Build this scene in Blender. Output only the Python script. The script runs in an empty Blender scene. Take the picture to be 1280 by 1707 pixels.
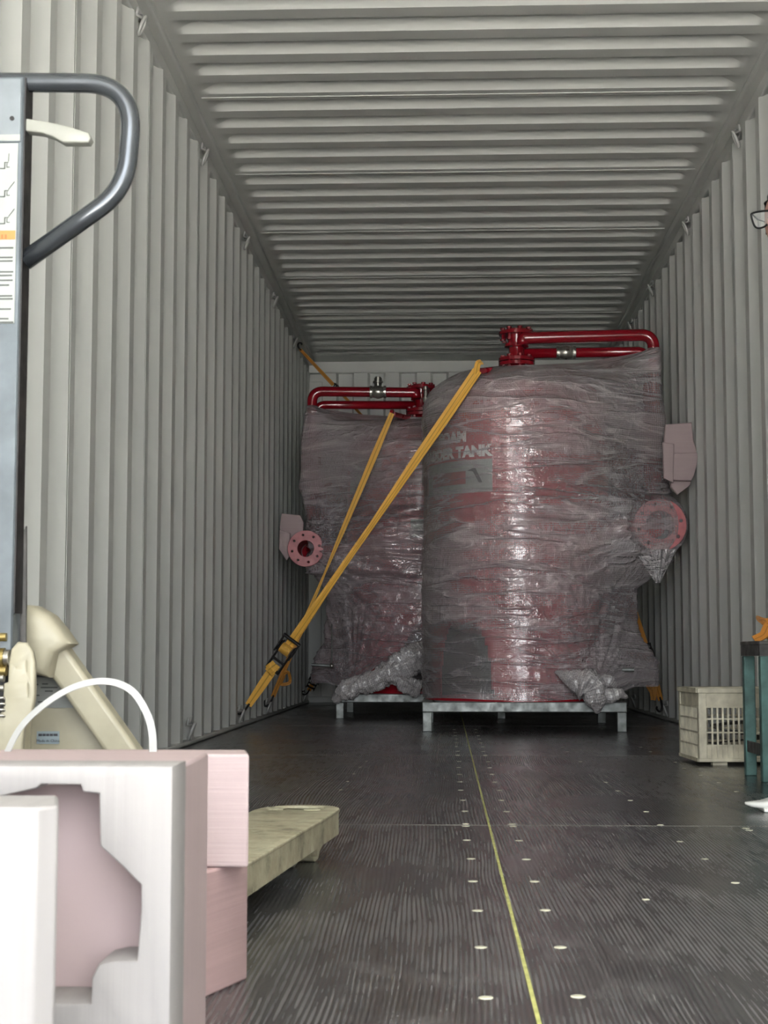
import bpy, bmesh, math, random
import numpy as np
from mathutils import Vector, Matrix, noise, Quaternion

# ---------------------------------------------------------------- camera
FPX = 2600.0
VPX, VPY = 743.0, 1090.0            # where the container's long axis meets the picture
CAMZ = 0.38
yc = Vector(((VPX-640)/FPX, -(VPY-853.5)/FPX, -1)).normalized()
uc = Vector((0, -yc.z, yc.y)).normalized()
if uc.y < 0: uc = -uc
xc = yc.cross(uc).normalized()
Rm = Matrix((xc, yc, uc))           # camera -> world
cam = bpy.data.cameras.new('camera')
co = bpy.data.objects.new('camera', cam)
bpy.context.scene.collection.objects.link(co)
co.matrix_world = Matrix.Translation((0, 0, CAMZ)) @ Rm.to_4x4()
cam.sensor_fit = 'HORIZONTAL'; cam.sensor_width = 24
cam.lens = FPX/1280*24
cam.clip_start = 0.05; cam.clip_end = 200
cam.dof.use_dof = True; cam.dof.focus_distance = 6.0; cam.dof.aperture_fstop = 20
S = bpy.context.scene
S.camera = co

def at(px, py, Y):
    """the point at depth Y that stands at pixel (px, py) of the 1280x1707 frame"""
    d = Rm @ Vector(((px-640)/FPX, -(py-853.5)/FPX, -1))
    return Vector((0, 0, CAMZ)) + d*(Y/d.y)

# ---------------------------------------------------------------- world and light
W = bpy.data.worlds.new('sky'); S.world = W; W.use_nodes = True
nt = W.node_tree
bg = nt.nodes['Background']; bg.inputs['Color'].default_value = (0.93, 0.97, 1.0, 1); bg.inputs['Strength'].default_value = 3.6
S.view_settings.view_transform = 'Standard'; S.view_settings.look = 'None'
S.view_settings.gamma = 1; S.view_settings.use_curve_mapping = False
S.view_settings.exposure = 1.62
pl = bpy.data.lights.new('door_portal', 'AREA'); pl.shape = 'RECTANGLE'; pl.size = 2.4; pl.size_y = 2.75
pl.cycles.is_portal = True
po = bpy.data.objects.new('door_portal', pl); S.collection.objects.link(po)
po.location = (0.095, -1.37, 1.35); po.rotation_euler = (math.radians(90), 0, 0)

sl = bpy.data.lights.new('sun', 'SUN'); sl.energy = 62; sl.angle = math.radians(.6); sl.color = (1, .97, .92)
so = bpy.data.objects.new('sun', sl); S.collection.objects.link(so)
so.rotation_euler = Vector((-.80, -.30, -1.0)).to_track_quat('-Z', 'Y').to_euler()   # over the container, onto the yard

# ---------------------------------------------------------------- helpers
rnd = random.Random(7)
C = S.collection

def empty(name, loc=(0, 0, 0), rz=0):
    o = bpy.data.objects.new(name, None); C.objects.link(o); o.location = loc; o.rotation_euler = (0, 0, rz)
    o.empty_display_size = 0.05
    return o
def tag(o, label=None, cat=None, group=None, kind=None):
    if label: o['label'] = label
    if cat: o['category'] = cat
    if group: o['group'] = group
    if kind: o['kind'] = kind
    return o

class MB:
    """collects shapes into one mesh"""
    def __init__(s): s.v = []; s.f = []; s.uv = {}
    def add(s, vs, fs):
        n = len(s.v); s.v += [tuple(v) for v in vs]; s.f += [tuple(i+n for i in f) for f in fs]; return s
    def box(s, lo, hi, M=None):
        x0, y0, z0 = lo; x1, y1, z1 = hi
        vs = [Vector(p) for p in ((x0,y0,z0),(x1,y0,z0),(x1,y1,z0),(x0,y1,z0),(x0,y0,z1),(x1,y0,z1),(x1,y1,z1),(x0,y1,z1))]
        if M: vs = [M @ v for v in vs]
        return s.add(vs, [(0,3,2,1),(4,5,6,7),(0,1,5,4),(1,2,6,5),(2,3,7,6),(3,0,4,7)])
    def tube(s, pts, r, n=14, cap=True, r2=None):
        pts = [Vector(p) for p in pts]; m = len(pts)
        rs = r if isinstance(r, (list, tuple)) else [r]*m
        t0 = (pts[1]-pts[0]).normalized()
        ref = Vector((0, 0, 1)) if abs(t0.z) < .9 else Vector((1, 0, 0))
        nrm = (ref - t0*ref.dot(t0)).normalized()
        vs = []; prev = t0
        for i, p in enumerate(pts):
            if i == 0: t = t0
            elif i == m-1: t = (pts[i]-pts[i-1]).normalized()
            else: t = ((pts[i]-pts[i-1]).normalized()+(pts[i+1]-pts[i]).normalized()).normalized()
            q = prev.rotation_difference(t); nrm = (q @ nrm); nrm = (nrm - t*nrm.dot(t)).normalized(); prev = t
            b = t.cross(nrm)
            for k in range(n):
                a = 2*math.pi*k/n
                vs.append(p + (nrm*math.cos(a)+b*math.sin(a)*(r2 or 1))*rs[i])
        fs = []
        for i in range(m-1):
            for k in range(n):
                a = i*n+k; b_ = i*n+(k+1) % n
                fs.append((a, b_, b_+n, a+n))
        if cap: fs += [tuple(reversed(range(n))), tuple((m-1)*n+k for k in range(n))]
        return s.add(vs, fs)
    def lathe(s, prof, origin=(0, 0, 0), axis=(0, 0, 1), n=32, caps=True):
        ax = Vector(axis).normalized(); o = Vector(origin)
        ref = Vector((1, 0, 0)) if abs(ax.x) < .9 else Vector((0, 0, 1))
        u = (ref-ax*ref.dot(ax)).normalized(); w = ax.cross(u)
        vs = []; m = len(prof)
        for r, h in prof:
            for k in range(n):
                a = 2*math.pi*k/n
                vs.append(o+ax*h+(u*math.cos(a)+w*math.sin(a))*r)
        fs = []
        for i in range(m-1):
            for k in range(n):
                a = i*n+k; b = i*n+(k+1) % n
                fs.append((a, b, b+n, a+n))
        if caps:
            fs += [tuple(reversed(range(n))), tuple((m-1)*n+k for k in range(n))]
        return s.add(vs, fs)
    def cyl(s, p, q, r, n=20):
        p = Vector(p); q = Vector(q); return s.lathe([(r, 0), (r, (q-p).length)], p, q-p, n)
    def ball(s, c, r, n=14, sc=(1, 1, 1)):
        m = n//2+1; c = Vector(c); vs = []; fs = []
        for i in range(m):
            t = math.pi*i/(m-1)
            for k in range(n):
                a = 2*math.pi*k/n
                vs.append(c+Vector((sc[0]*math.sin(t)*math.cos(a), sc[1]*math.sin(t)*math.sin(a), sc[2]*math.cos(t)))*r)
        for i in range(m-1):
            for k in range(n):
                a = i*n+k; b = i*n+(k+1) % n
                fs.append((a+n, b+n, b, a))
        return s.add(vs, fs)
    def build(s, name, mat, parent=None, smooth=False, bevel=0, seg=2, uv=None, auto=None):
        me = bpy.data.meshes.new(name); me.from_pydata(s.v, [], s.f)
        bm = bmesh.new(); bm.from_mesh(me)
        bmesh.ops.remove_doubles(bm, verts=bm.verts, dist=1e-6)
        bmesh.ops.recalc_face_normals(bm, faces=bm.faces)
        bm.to_mesh(me); bm.free()
        if smooth or auto:
            for p in me.polygons: p.use_smooth = True
            if auto: me.set_sharp_from_angle(angle=math.radians(auto))
        me.materials.append(mat)
        o = bpy.data.objects.new(name, me); C.objects.link(o); o.parent = parent
        if bevel:
            b = o.modifiers.new('bevel', 'BEVEL'); b.width = bevel; b.segments = seg; b.limit_method = 'ANGLE'
            b.angle_limit = math.radians(35)
            for p in me.polygons: p.use_smooth = True
            me.set_sharp_from_angle(angle=math.radians(50)) if not smooth else None
        return o

def local(o, root):
    """parented meshes are written in world coordinates; bring them under their root"""
    o.parent = root; o.matrix_parent_inverse = root.matrix_world.inverted() if False else Matrix.Translation(-root.location) if root.rotation_euler.z == 0 else (Matrix.Translation(root.location) @ Matrix.Rotation(root.rotation_euler.z, 4, 'Z')).inverted()
    return o

def plate(polys, thick, M=Matrix(), bevel=0.0):
    """flat plate from closed 2D polygons (first outer, others holes), thickness centred on its plane"""
    cu = bpy.data.curves.new('tmp', 'CURVE'); cu.dimensions = '2D'; cu.fill_mode = 'BOTH'
    cu.extrude = thick/2-bevel; cu.bevel_depth = bevel; cu.bevel_resolution = 1
    for pl_ in polys:
        sp = cu.splines.new('POLY'); sp.points.add(len(pl_)-1); sp.use_cyclic_u = True
        for i, (x, y) in enumerate(pl_): sp.points[i].co = (x, y, 0, 1)
    return curve_mb(cu, M)
def curve_mb(cu, M=Matrix(), warp=None):
    ob = bpy.data.objects.new('tmp', cu); C.objects.link(ob)
    dg = bpy.context.evaluated_depsgraph_get(); dg.update()
    me = bpy.data.meshes.new_from_object(ob.evaluated_get(dg))
    mb = MB(); vs = [v.co.copy() for v in me.vertices]
    if warp: vs = [warp(v) for v in vs]
    mb.add([M @ v for v in vs], [tuple(p.vertices) for p in me.polygons])
    bpy.data.objects.remove(ob); bpy.data.curves.remove(cu); bpy.data.meshes.remove(me)
    return mb
def text_mb(txt, size, thick=0.001, offset=0.0, M=Matrix(), warp=None, align='CENTER', res=4, space=1.0):
    cu = bpy.data.curves.new('tmp', 'FONT'); cu.body = txt; cu.size = size; cu.extrude = thick/2; cu.offset = offset
    cu.align_x = align; cu.align_y = 'CENTER'; cu.resolution_u = res; cu.space_character = space
    return curve_mb(cu, M, warp)
def circ(cx, cy, r, n=20): return [(cx+r*math.cos(2*math.pi*k/n), cy+r*math.sin(2*math.pi*k/n)) for k in range(n)]
def frame_m(o, x, y):
    """matrix with origin o and axes x, y (world)"""
    x = Vector(x).normalized(); y = Vector(y); y = (y-x*y.dot(x)).normalized(); z = x.cross(y)
    return Matrix((( x.x, y.x, z.x, o[0]), (x.y, y.y, z.y, o[1]), (x.z, y.z, z.z, o[2]), (0, 0, 0, 1)))
def fillet(pts, r, n=8):
    pts = [Vector(p) for p in pts]; out = [pts[0]]
    for i in range(1, len(pts)-1):
        a, b, c = pts[i-1], pts[i], pts[i+1]
        rr = r[i-1] if isinstance(r, (list, tuple)) else r
        u = (a-b).normalized(); w = (c-b).normalized()
        d = min(rr, (a-b).length*.49, (c-b).length*.49)
        p0 = b+u*d; p1 = b+w*d
        for k in range(n+1):
            t = k/n; out.append(p0*(1-t)**2+b*2*t*(1-t)+p1*t*t)
    out.append(pts[-1]); return out
def bez(pts, n=40):
    """smooth Catmull-Rom through points"""
    P = [Vector(p) for p in pts]; P = [P[0]*2-P[1]]+P+[P[-1]*2-P[-2]]; out = []
    m = len(P)-3
    for i in range(m):
        k = max(2, n//m)
        for j in range(k):
            t = j/k; a, b, c, d = P[i:i+4]
            out.append(0.5*((2*b)+(-a+c)*t+(2*a-5*b+4*c-d)*t*t+(-a+3*b-3*c+d)*t**3))
    out.append(P[-2]); return out

# ---------------------------------------------------------------- materials
def newmat(name):
    m = bpy.data.materials.new(name); m.use_nodes = True
    n = m.node_tree; b = n.nodes['Principled BSDF']; return m, n, b
def N(n, typ, **kw):
    x = n.nodes.new(typ)
    for k, v in kw.items():
        if k in x.inputs: x.inputs[k].default_value = v
        else: setattr(x, k, v)
    return x
def coord(n, scale=(1, 1, 1), which='Object'):
    t = N(n, 'ShaderNodeTexCoord'); m = N(n, 'ShaderNodeMapping'); m.inputs['Scale'].default_value = scale
    n.links.new(t.outputs[which], m.inputs['Vector']); return m.outputs['Vector']
def ramp(n, fac, stops):
    r = N(n, 'ShaderNodeValToRGB'); e = r.color_ramp.elements
    while len(e) < len(stops): e.new(0.5)
    for i, (p, c) in enumerate(stops):
        e[i].position = p; e[i].color = (c[0], c[1], c[2], 1) if len(c) == 3 else c
    n.links.new(fac, r.inputs['Fac']); return r.outputs['Color']
def mixc(n, a, b, fac, typ='MIX'):
    m = N(n, 'ShaderNodeMix', data_type='RGBA', blend_type=typ)
    for s, v in (('A', a), ('B', b)):
        i = [q for q in m.inputs if q.name == s and q.type == 'RGBA'][0]
        if hasattr(v, 'links'): n.links.new(v, i)
        else: i.default_value = (*v[:3], 1)
    if hasattr(fac, 'links'): n.links.new(fac, m.inputs[0])
    else: m.inputs[0].default_value = fac
    return [q for q in m.outputs if q.type == 'RGBA'][0]
def math_(n, op, a, b=0.0, clamp=False):
    m = N(n, 'ShaderNodeMath', operation=op); m.use_clamp = clamp
    for i, v in enumerate((a, b)):
        if hasattr(v, 'links'): n.links.new(v, m.inputs[i])
        else: m.inputs[i].default_value = v
    return m.outputs[0]
def noise_(n, vec, scale, detail=4, rough=.55, dist=0):
    t = N(n, 'ShaderNodeTexNoise'); t.inputs['Scale'].default_value = scale; t.inputs['Detail'].default_value = detail
    t.inputs['Roughness'].default_value = rough; t.inputs['Distortion'].default_value = dist
    n.links.new(vec, t.inputs['Vector']); return t.outputs['Fac']
def bump(n, b, h, strength=.3, dist=.002, nrm=None):
    x = N(n, 'ShaderNodeBump'); x.inputs['Strength'].default_value = strength; x.inputs['Distance'].default_value = dist
    n.links.new(h, x.inputs['Height'])
    if nrm is not None: n.links.new(nrm, x.inputs['Normal'])
    if b is not None: n.links.new(x.outputs['Normal'], b.inputs['Normal'])
    return x.outputs['Normal']
def simple(name, col, rough=.5, metal=0, var=.12, nscale=20, bmp=.1, bdist=.001, spec=None, coat=0, stretch=(1, 1, 1), dark=None):
    m, n, b = newmat(name)
    v = coord(n, stretch)
    f = noise_(n, v, nscale, 6)
    c2 = dark or tuple(x*(1-var*2) for x in col)
    n.links.new(ramp(n, f, [(.3, c2), (.7, tuple(min(1, x*(1+var*.4)) for x in col))]), b.inputs['Base Color'])
    b.inputs['Metallic'].default_value = metal
    r = ramp(n, f, [(.3, (rough*1.25,)*3), (.7, (rough*.85,)*3)]); n.links.new(r, b.inputs['Roughness'])
    if spec is not None: b.inputs['Specular IOR Level'].default_value = spec
    if coat: b.inputs['Coat Weight'].default_value = coat; b.inputs['Coat Roughness'].default_value = .08
    if bmp: bump(n, b, noise_(n, v, nscale*4, 4), bmp, bdist)
    return m

# container paint: light grey, faint dirt
def paint_mat():
    m, n, b = newmat('container_paint')
    v = coord(n, (1, 1, 1))
    big = noise_(n, v, 1.6, 5); fine = noise_(n, v, 60, 4)
    c = ramp(n, big, [(.3, (.615, .62, .595)), (.7, (.665, .67, .64))])
    sc = noise_(n, coord(n, (30, 30, 1.2)), 1.0, 5, .6)
    c = mixc(n, c, (.50, .50, .47), math_(n, 'MULTIPLY', ramp(n, sc, [(.62, (0, 0, 0)), (.8, (1, 1, 1))]), .12))
    n.links.new(c, b.inputs['Base Color']); b.inputs['Roughness'].default_value = .48
    b.inputs['Specular IOR Level'].default_value = .4
    bump(n, b, fine, .08, .001); return m
PAINT = paint_mat()

def floor_mat():
    m, n, b = newmat('plywood_floor')
    t = N(n, 'ShaderNodeTexCoord')
    mp = N(n, 'ShaderNodeMapping'); n.links.new(t.outputs['Object'], mp.inputs['Vector'])
    # grain: bands across x that wander with y
    warp = N(n, 'ShaderNodeTexNoise'); warp.inputs['Scale'].default_value = 1.0; warp.inputs['Detail'].default_value = 2
    mw = N(n, 'ShaderNodeMapping'); mw.inputs['Scale'].default_value = (3.2, .55, 1); n.links.new(t.outputs['Object'], mw.inputs['Vector'])
    n.links.new(mw.outputs[0], warp.inputs['Vector'])
    sx = N(n, 'ShaderNodeSeparateXYZ'); n.links.new(mp.outputs[0], sx.inputs[0])
    ph = math_(n, 'ADD', math_(n, 'MULTIPLY', sx.outputs[0], 900.0), math_(n, 'MULTIPLY', warp.outputs['Fac'], 85.0))
    band = math_(n, 'MULTIPLY_ADD', math_(n, 'SINE', ph), .5); 
    band.node.inputs[2].default_value = .5
    brk = noise_(n, coord(n, (60, 7, 1)), 1.0, 4, .6)
    patch = noise_(n, coord(n, (1.5, .8, 1)), 1.6, 4, .6)
    g = math_(n, 'MULTIPLY', band, ramp(n, brk, [(.30, (.2,)*3), (.60, (1, 1, 1))]))
    g = math_(n, 'MULTIPLY', g, ramp(n, patch, [(.33, (.35,)*3), (.58, (1,)*3)]))
    base = ramp(n, patch, [(.3, (.031, .029, .030)), (.7, (.052, .049, .050))])
    c = mixc(n, base, (.19, .183, .182), math_(n, 'MULTIPLY', g, .85))
    dust = noise_(n, coord(n, (1, 1, 1)), 5.0, 8, .72)
    c = mixc(n, c, (.30, .29, .285), math_(n, 'MULTIPLY', ramp(n, dust, [(.55, (0,)*3), (.75, (1,)*3)]), .45))
    vo = N(n, 'ShaderNodeTexVoronoi'); vo.inputs['Scale'].default_value = 9; n.links.new(t.outputs['Object'], vo.inputs['Vector'])
    spk = ramp(n, vo.outputs['Distance'], [(.018, (1,)*3), (.03, (0,)*3)])
    c = mixc(n, c, (.55, .53, .5), math_(n, 'MULTIPLY', spk, .8))
    n.links.new(c, b.inputs['Base Color'])
    rg = math_(n, 'ADD', math_(n, 'MULTIPLY', g, .16), math_(n, 'MULTIPLY', patch, .22))
    rg = math_(n, 'ADD', rg, .10)
    n.links.new(rg, b.inputs['Roughness']); b.inputs['Specular IOR Level'].default_value = .55
    bump(n, b, g, .35, .0012); return m
FLOOR = floor_mat()

RED = simple('red_enamel', (.44, .006, .02), .3, var=.06, nscale=6, bmp=.04, coat=.5)
RED2 = simple('deep_red_enamel', (.27, .004, .012), .2, var=.06, nscale=6, bmp=.03, coat=.6)
PINKRED = simple('dulled_red_enamel', (.52, .13, .14), .35, var=.1, nscale=30)
GALV = simple('galvanised_steel', (.25, .265, .255), .42, .45, var=.2, nscale=25)
STEEL = simple('cast_steel', (.42, .40, .36), .3, .9, var=.15, nscale=40)
DARKSTEEL = simple('dark_grey_enamel', (.07, .078, .088), .22, .55, var=.15, nscale=15, coat=.3)
BLUEGREY = simple('worn_blue_grey_enamel', (.13, .15, .165), .4, .3, var=.2, nscale=12)
BLACKM = simple('black_oily_metal', (.02, .018, .018), .4, .4, nscale=30)
SILVER = simple('brushed_plate', (.19, .21, .225), .4, .4, var=.08, nscale=18)
WHITEPL = simple('offwhite_plastic', (.27, .27, .24), .4, var=.06)
CREAM = simple('cream_enamel', (.37, .34, .25), .42, var=.08, nscale=14, bmp=.15)
BRASS = simple('brass', (.34, .26, .10), .4, .9)
PAPER = simple('white_sticker', (.33, .35, .33), .5, var=.03, bmp=0)
PRINT = simple('grey_print', (.08, .085, .08), .6, bmp=0)
ORANGE = simple('orange_print', (.62, .20, .05), .5, var=.03, bmp=0)
LABELG = simple('silver_label', (.30, .31, .29), .4, .2, bmp=0)
LABELB = simple('pale_blue_label', (.27, .33, .36), .45, bmp=0)
WHITE_PRINT = simple('white_lettering', (.85, .84, .82), .5, bmp=0)
LOGO_RED = simple('faded_red_print', (.42, .10, .10), .5, var=.3, nscale=12, bmp=0)
LOGO_DARK = simple('dark_print', (.06, .06, .07), .5, bmp=0)
BANDW = simple('white_packing_band', (.40, .40, .39), .4, var=.03, nscale=30)
RINGM = simple('lashing_ring_paint', (.52, .52, .50), .4, .2)
TEAL = simple('worn_teal_enamel', (.11, .24, .22), .5, .1, var=.3, nscale=14, bmp=.3, dark=(.06, .11, .10))
BROWNM = simple('brown_grey_steel', (.10, .095, .09), .5, .3, var=.25, nscale=20)
SCREWM = simple('bare_screw_plug', (.72, .70, .55), .35, .1, var=.1, nscale=80)
SEAL = simple('yellow_green_sealant', (.62, .62, .22), .5, var=.2, nscale=40)
SEALW = simple('pale_joint_line', (.34, .33, .28), .5, var=.3, nscale=14)
SKIN = simple('skin', (.55, .30, .24), .5, var=.06, nscale=30)
HAIR = simple('black_hair', (.012, .011, .011), .45, nscale=60, stretch=(1, 1, 6))
CLOTH = simple('navy_cloth', (.05, .06, .09), .85, nscale=60, bmp=.3)
CLOTH2 = simple('dark_trouser_cloth', (.035, .035, .04), .9, nscale=60, bmp=.3)
SHOEW = simple('white_shoe', (.82, .82, .78), .5, var=.05)
GLASSF = simple('black_plastic', (.01, .01, .01), .3, bmp=0)
GROUND = simple('concrete_yard', (.42, .41, .39), .85, var=.12, nscale=3, bmp=.3)

def foam_mat(name, col, lines='Z', s=1.0):
    m, n, b = newmat(name)
    sc = {'Z': (3, 3, 260), 'X': (260, 3, 3), 'Y': (3, 260, 3)}[lines]
    l = noise_(n, coord(n, sc), 1.0*s, 3, .6); fine = noise_(n, coord(n), 90, 4)
    big = noise_(n, coord(n), 6, 4)
    c = ramp(n, big, [(.3, tuple(x*.95 for x in col)), (.7, col)])
    c = mixc(n, c, tuple(x*.82 for x in col), math_(n, 'MULTIPLY', ramp(n, l, [(.35, (1,)*3), (.6, (0,)*3)]), .35))
    n.links.new(c, b.inputs['Base Color']); b.inputs['Roughness'].default_value = .7
    b.inputs['Specular IOR Level'].default_value = .3
    b.inputs['Subsurface Weight'].default_value = .0
    h = math_(n, 'ADD', math_(n, 'MULTIPLY', l, .7), math_(n, 'MULTIPLY', fine, .3))
    bump(n, b, h, .35, .002); return m
FOAM = foam_mat('pink_foam', (.47, .37, .37)); FOAMV = foam_mat('pink_foam_upright', (.44, .345, .345), 'Y')
FOAMW = foam_mat('white_and_overlit_foam', (.345, .325, .32), 'X', .5)  # white slab, and pink front sheet with its overexposure painted in
FOAMD = foam_mat('shade_tinted_pink_foam', (.44, .30, .30))  # same pink foam, coloured darker for the less lit lower slab

def strap_mat(name, col, dark):
    m, n, b = newmat(name)
    uv = N(n, 'ShaderNodeUVMap'); sx = N(n, 'ShaderNodeSeparateXYZ'); n.links.new(uv.outputs[0], sx.inputs[0])
    a = math_(n, 'ABSOLUTE', math_(n, 'SUBTRACT', sx.outputs[0], .5))
    st = ramp(n, a, [(.03, (1,)*3), (.09, (0,)*3), (.46, (0,)*3), (.5, (.5,)*3)])
    wv = math_(n, 'SINE', math_(n, 'MULTIPLY', sx.outputs[1], 900.0))
    c = mixc(n, col, dark, math_(n, 'MULTIPLY', st, .7))
    n.links.new(c, b.inputs['Base Color']); b.inputs['Roughness'].default_value = .6
    b.inputs['Sheen Weight'].default_value = .2
    bump(n, b, wv, .2, .0006); return m
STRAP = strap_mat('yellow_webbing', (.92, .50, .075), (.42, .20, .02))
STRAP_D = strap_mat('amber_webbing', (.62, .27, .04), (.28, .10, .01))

def wrap_mat(name, alpha=.5, col=(.95, .86, .885), rough=.36, bub=1.0, dense=.35, crease=1.0):
    m, n, b = newmat(name)
    uv = N(n, 'ShaderNodeUVMap')
    vo = N(n, 'ShaderNodeTexVoronoi'); vo.inputs['Scale'].default_value = 95; vo.inputs['Randomness'].default_value = .18
    n.links.new(uv.outputs[0], vo.inputs['Vector'])
    bubble = ramp(n, vo.outputs['Distance'], [(.0, (1,)*3), (.38, (.85,)*3), (.52, (0,)*3)])      # ten-millimetre bubbles
    def nz(sc, loc, scale, det, rg, dist):
        mp = N(n, 'ShaderNodeMapping'); mp.inputs['Scale'].default_value = sc; mp.inputs['Location'].default_value = loc
        n.links.new(uv.outputs[0], mp.inputs['Vector']); return noise_(n, mp.outputs[0], scale, det, rg, dist)
    fold = nz((.6, 4.4, 1), (0, 0, 0), 2.0, 5, .55, .5)
    cr1 = math_(n, 'ABSOLUTE', math_(n, 'SUBTRACT', nz((.5, 3.6, 1), (5, 2, 0), 3.0, 3, .5, .8), .5))
    cr2 = math_(n, 'ABSOLUTE', math_(n, 'SUBTRACT', nz((2.6, 2.2, 1), (1, 9, 0), 3.4, 3, .55, 1.2), .5))
    c1 = ramp(n, cr1, [(.0, (1,)*3), (.05, (.25,)*3), (.14, (0,)*3)]); c2 = ramp(n, cr2, [(.0, (1,)*3), (.035, (.2,)*3), (.09, (0,)*3)])
    lay = nz((.7, 1.8, 1), (11, 2, 0), 1.3, 3, .5, .9)
    lw = N(n, 'ShaderNodeLayerWeight'); lw.inputs['Blend'].default_value = .35
    a = math_(n, 'ADD', alpha, math_(n, 'MULTIPLY', ramp(n, lay, [(.46, (0,)*3), (.54, (1,)*3)]), dense*.32))
    a = math_(n, 'ADD', a, math_(n, 'MULTIPLY', c1, dense*.55))
    a = math_(n, 'ADD', a, math_(n, 'MULTIPLY', c2, dense*.15))
    a = math_(n, 'ADD', a, math_(n, 'MULTIPLY', lw.outputs['Facing'], .25))
    a = math_(n, 'SUBTRACT', a, math_(n, 'MULTIPLY', bubble, .12*bub), True)
    at_ = N(n, 'ShaderNodeAttribute', attribute_name='taut')
    a = math_(n, 'MULTIPLY', a, math_(n, 'SUBTRACT', 1.0, math_(n, 'MULTIPLY', at_.outputs['Fac'], .27)))
    a = math_(n, 'MINIMUM', a, .96)
    b.inputs['Base Color'].default_value = (*col, 1); b.inputs['Roughness'].default_value = rough
    b.inputs['Specular IOR Level'].default_value = .8
    h = math_(n, 'ADD', math_(n, 'MULTIPLY', bubble, .10*bub), math_(n, 'MULTIPLY', fold, 2.4*crease))
    h = math_(n, 'ADD', h, math_(n, 'MULTIPLY', c1, .9*crease)); h = math_(n, 'ADD', h, math_(n, 'MULTIPLY', c2, .3*crease))
    h = math_(n, 'MULTIPLY', h, math_(n, 'SUBTRACT', 1.0, math_(n, 'MULTIPLY', at_.outputs['Fac'], .55)))
    nn = bump(n, b, h, 1.0, .008)
    tr = N(n, 'ShaderNodeBsdfTransparent'); mx = N(n, 'ShaderNodeMixShader')
    n.links.new(a, mx.inputs[0]); n.links.new(tr.outputs[0], mx.inputs[1]); n.links.new(b.outputs[0], mx.inputs[2])
    gl_ = N(n, 'ShaderNodeBsdfGlossy'); gl_.inputs['Roughness'].default_value = .2; n.links.new(nn, gl_.inputs['Normal'])
    fr_ = N(n, 'ShaderNodeFresnel'); fr_.inputs['IOR'].default_value = 1.5; n.links.new(nn, fr_.inputs['Normal'])
    mx2 = N(n, 'ShaderNodeMixShader'); n.links.new(math_(n, 'MULTIPLY_ADD', fr_.outputs[0], .8), mx2.inputs[0])
    mx2.inputs[0].links[0].from_node.inputs[2].default_value = .12
    n.links.new(mx.outputs[0], mx2.inputs[1]); n.links.new(gl_.outputs[0], mx2.inputs[2])
    n.links.new(mx2.outputs[0], n.nodes['Material Output'].inputs['Surface'])
    m.use_transparent_shadow = True
    return m
WRAP = wrap_mat('bubble_wrap', .25, dense=.42)
WRAPD = wrap_mat('bubble_wrap_shade_tinted', .30, (.84, .73, .77))  # darker film for the farther tank, its shade put into the colour
WRAPB = wrap_mat('bunched_bubble_wrap', .74, (.86, .80, .80), .22, 2.2, .3, .6)
def glass_mat():
    m, n, b = newmat('spectacle_glass'); b.inputs['Base Color'].default_value = (.9, .93, .92, 1)
    b.inputs['Roughness'].default_value = .05; b.inputs['Alpha'].default_value = .1; b.inputs['Specular IOR Level'].default_value = .1; return m
LENS = glass_mat()

# ---------------------------------------------------------------- container shell
XL, XR, YB, H = -1.07, 1.26, 12.2, 2.69
Y0 = -1.36
root_l = MB().box((XL-.13, Y0, -.12), (XL-.06, YB+.1, H+.06)).box((XL-.07, Y0, 2.598), (XL-.005, YB, 2.665)).box((XL-.07, Y0, 2.66), (XL+.035, YB, 2.70)).box((XL-.07, Y0, 0), (XL+.006, YB, .022))
wall_left = tag(root_l.build('wall_left', PAINT, bevel=.008), kind='structure', label='left corrugated side wall of the container')
root_r = MB().box((XR+.06, Y0, -.12), (XR+.13, YB+.1, H+.06)).box((XR+.005, Y0, 2.598), (XR+.07, YB, 2.665)).box((XR-.035, Y0, 2.66), (XR+.07, YB, 2.70)).box((XR-.006, Y0, 0), (XR+.07, YB, .022))
wall_right = tag(root_r.build('wall_right', PAINT, bevel=.008), kind='structure', label='right corrugated side wall of the container')

def side_panel(x, sgn, y0, n, parent, first):
    """n corrugations from y0: inner flat, slope out, outer flat, slope in; 1.6 mm sheet with a lap at its end"""
    dep = .036
    prof = []
    for k in range(n):
        y = y0+k*.278
        for a, b in ((0, 0), (.072, 0), (.140, dep), (.210, dep)):
            prof.append((y+a, b))
    prof.append((y0+n*.278, 0))
    prof.append((y0+n*.278+.012, 0))
    vs = []; fs = []
    zs = (.02, 2.602)
    for z in zs:
        for (y, d) in prof: vs.append((x+sgn*d, y, z))
    for z in zs:
        for (y, d) in prof: vs.append((x+sgn*(d+.002), y, z))
    m = len(prof)
    for i in range(m-1):
        fs.append((i, i+1, i+1+m, i+m)); fs.append((2*m+i, 3*m+i, 3*m+i+1, 2*m+i+1))
        fs.append((m+i, m+i+1, 3*m+i+1, 3*m+i)); fs.append((i, 2*m+i, 2*m+i+1, i+1))
    fs.append((0, m, 3*m, 2*m)); fs.append((m-1, 3*m-1, 4*m-1, 2*m-1))
    mb = MB(); mb.add(vs, fs)
    e = y0+n*.278+.012
    mb.box((x-.0015, e-.004, .02), (x+.0015, e+.004, 2.60))
    return mb.build('wall_panel', PAINT, parent)
for x, sgn, ph, par in ((XL, -1, .18-.278, wall_left), (XR, 1, .018, wall_right)):
    y = ph
    k = 0
    while y < YB-.05:
        n = min(4, max(1, int(round((YB-y)/.278))))
        side_panel(x, sgn, y, n, par, k == 0); y += n*.278; k += 1

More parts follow.
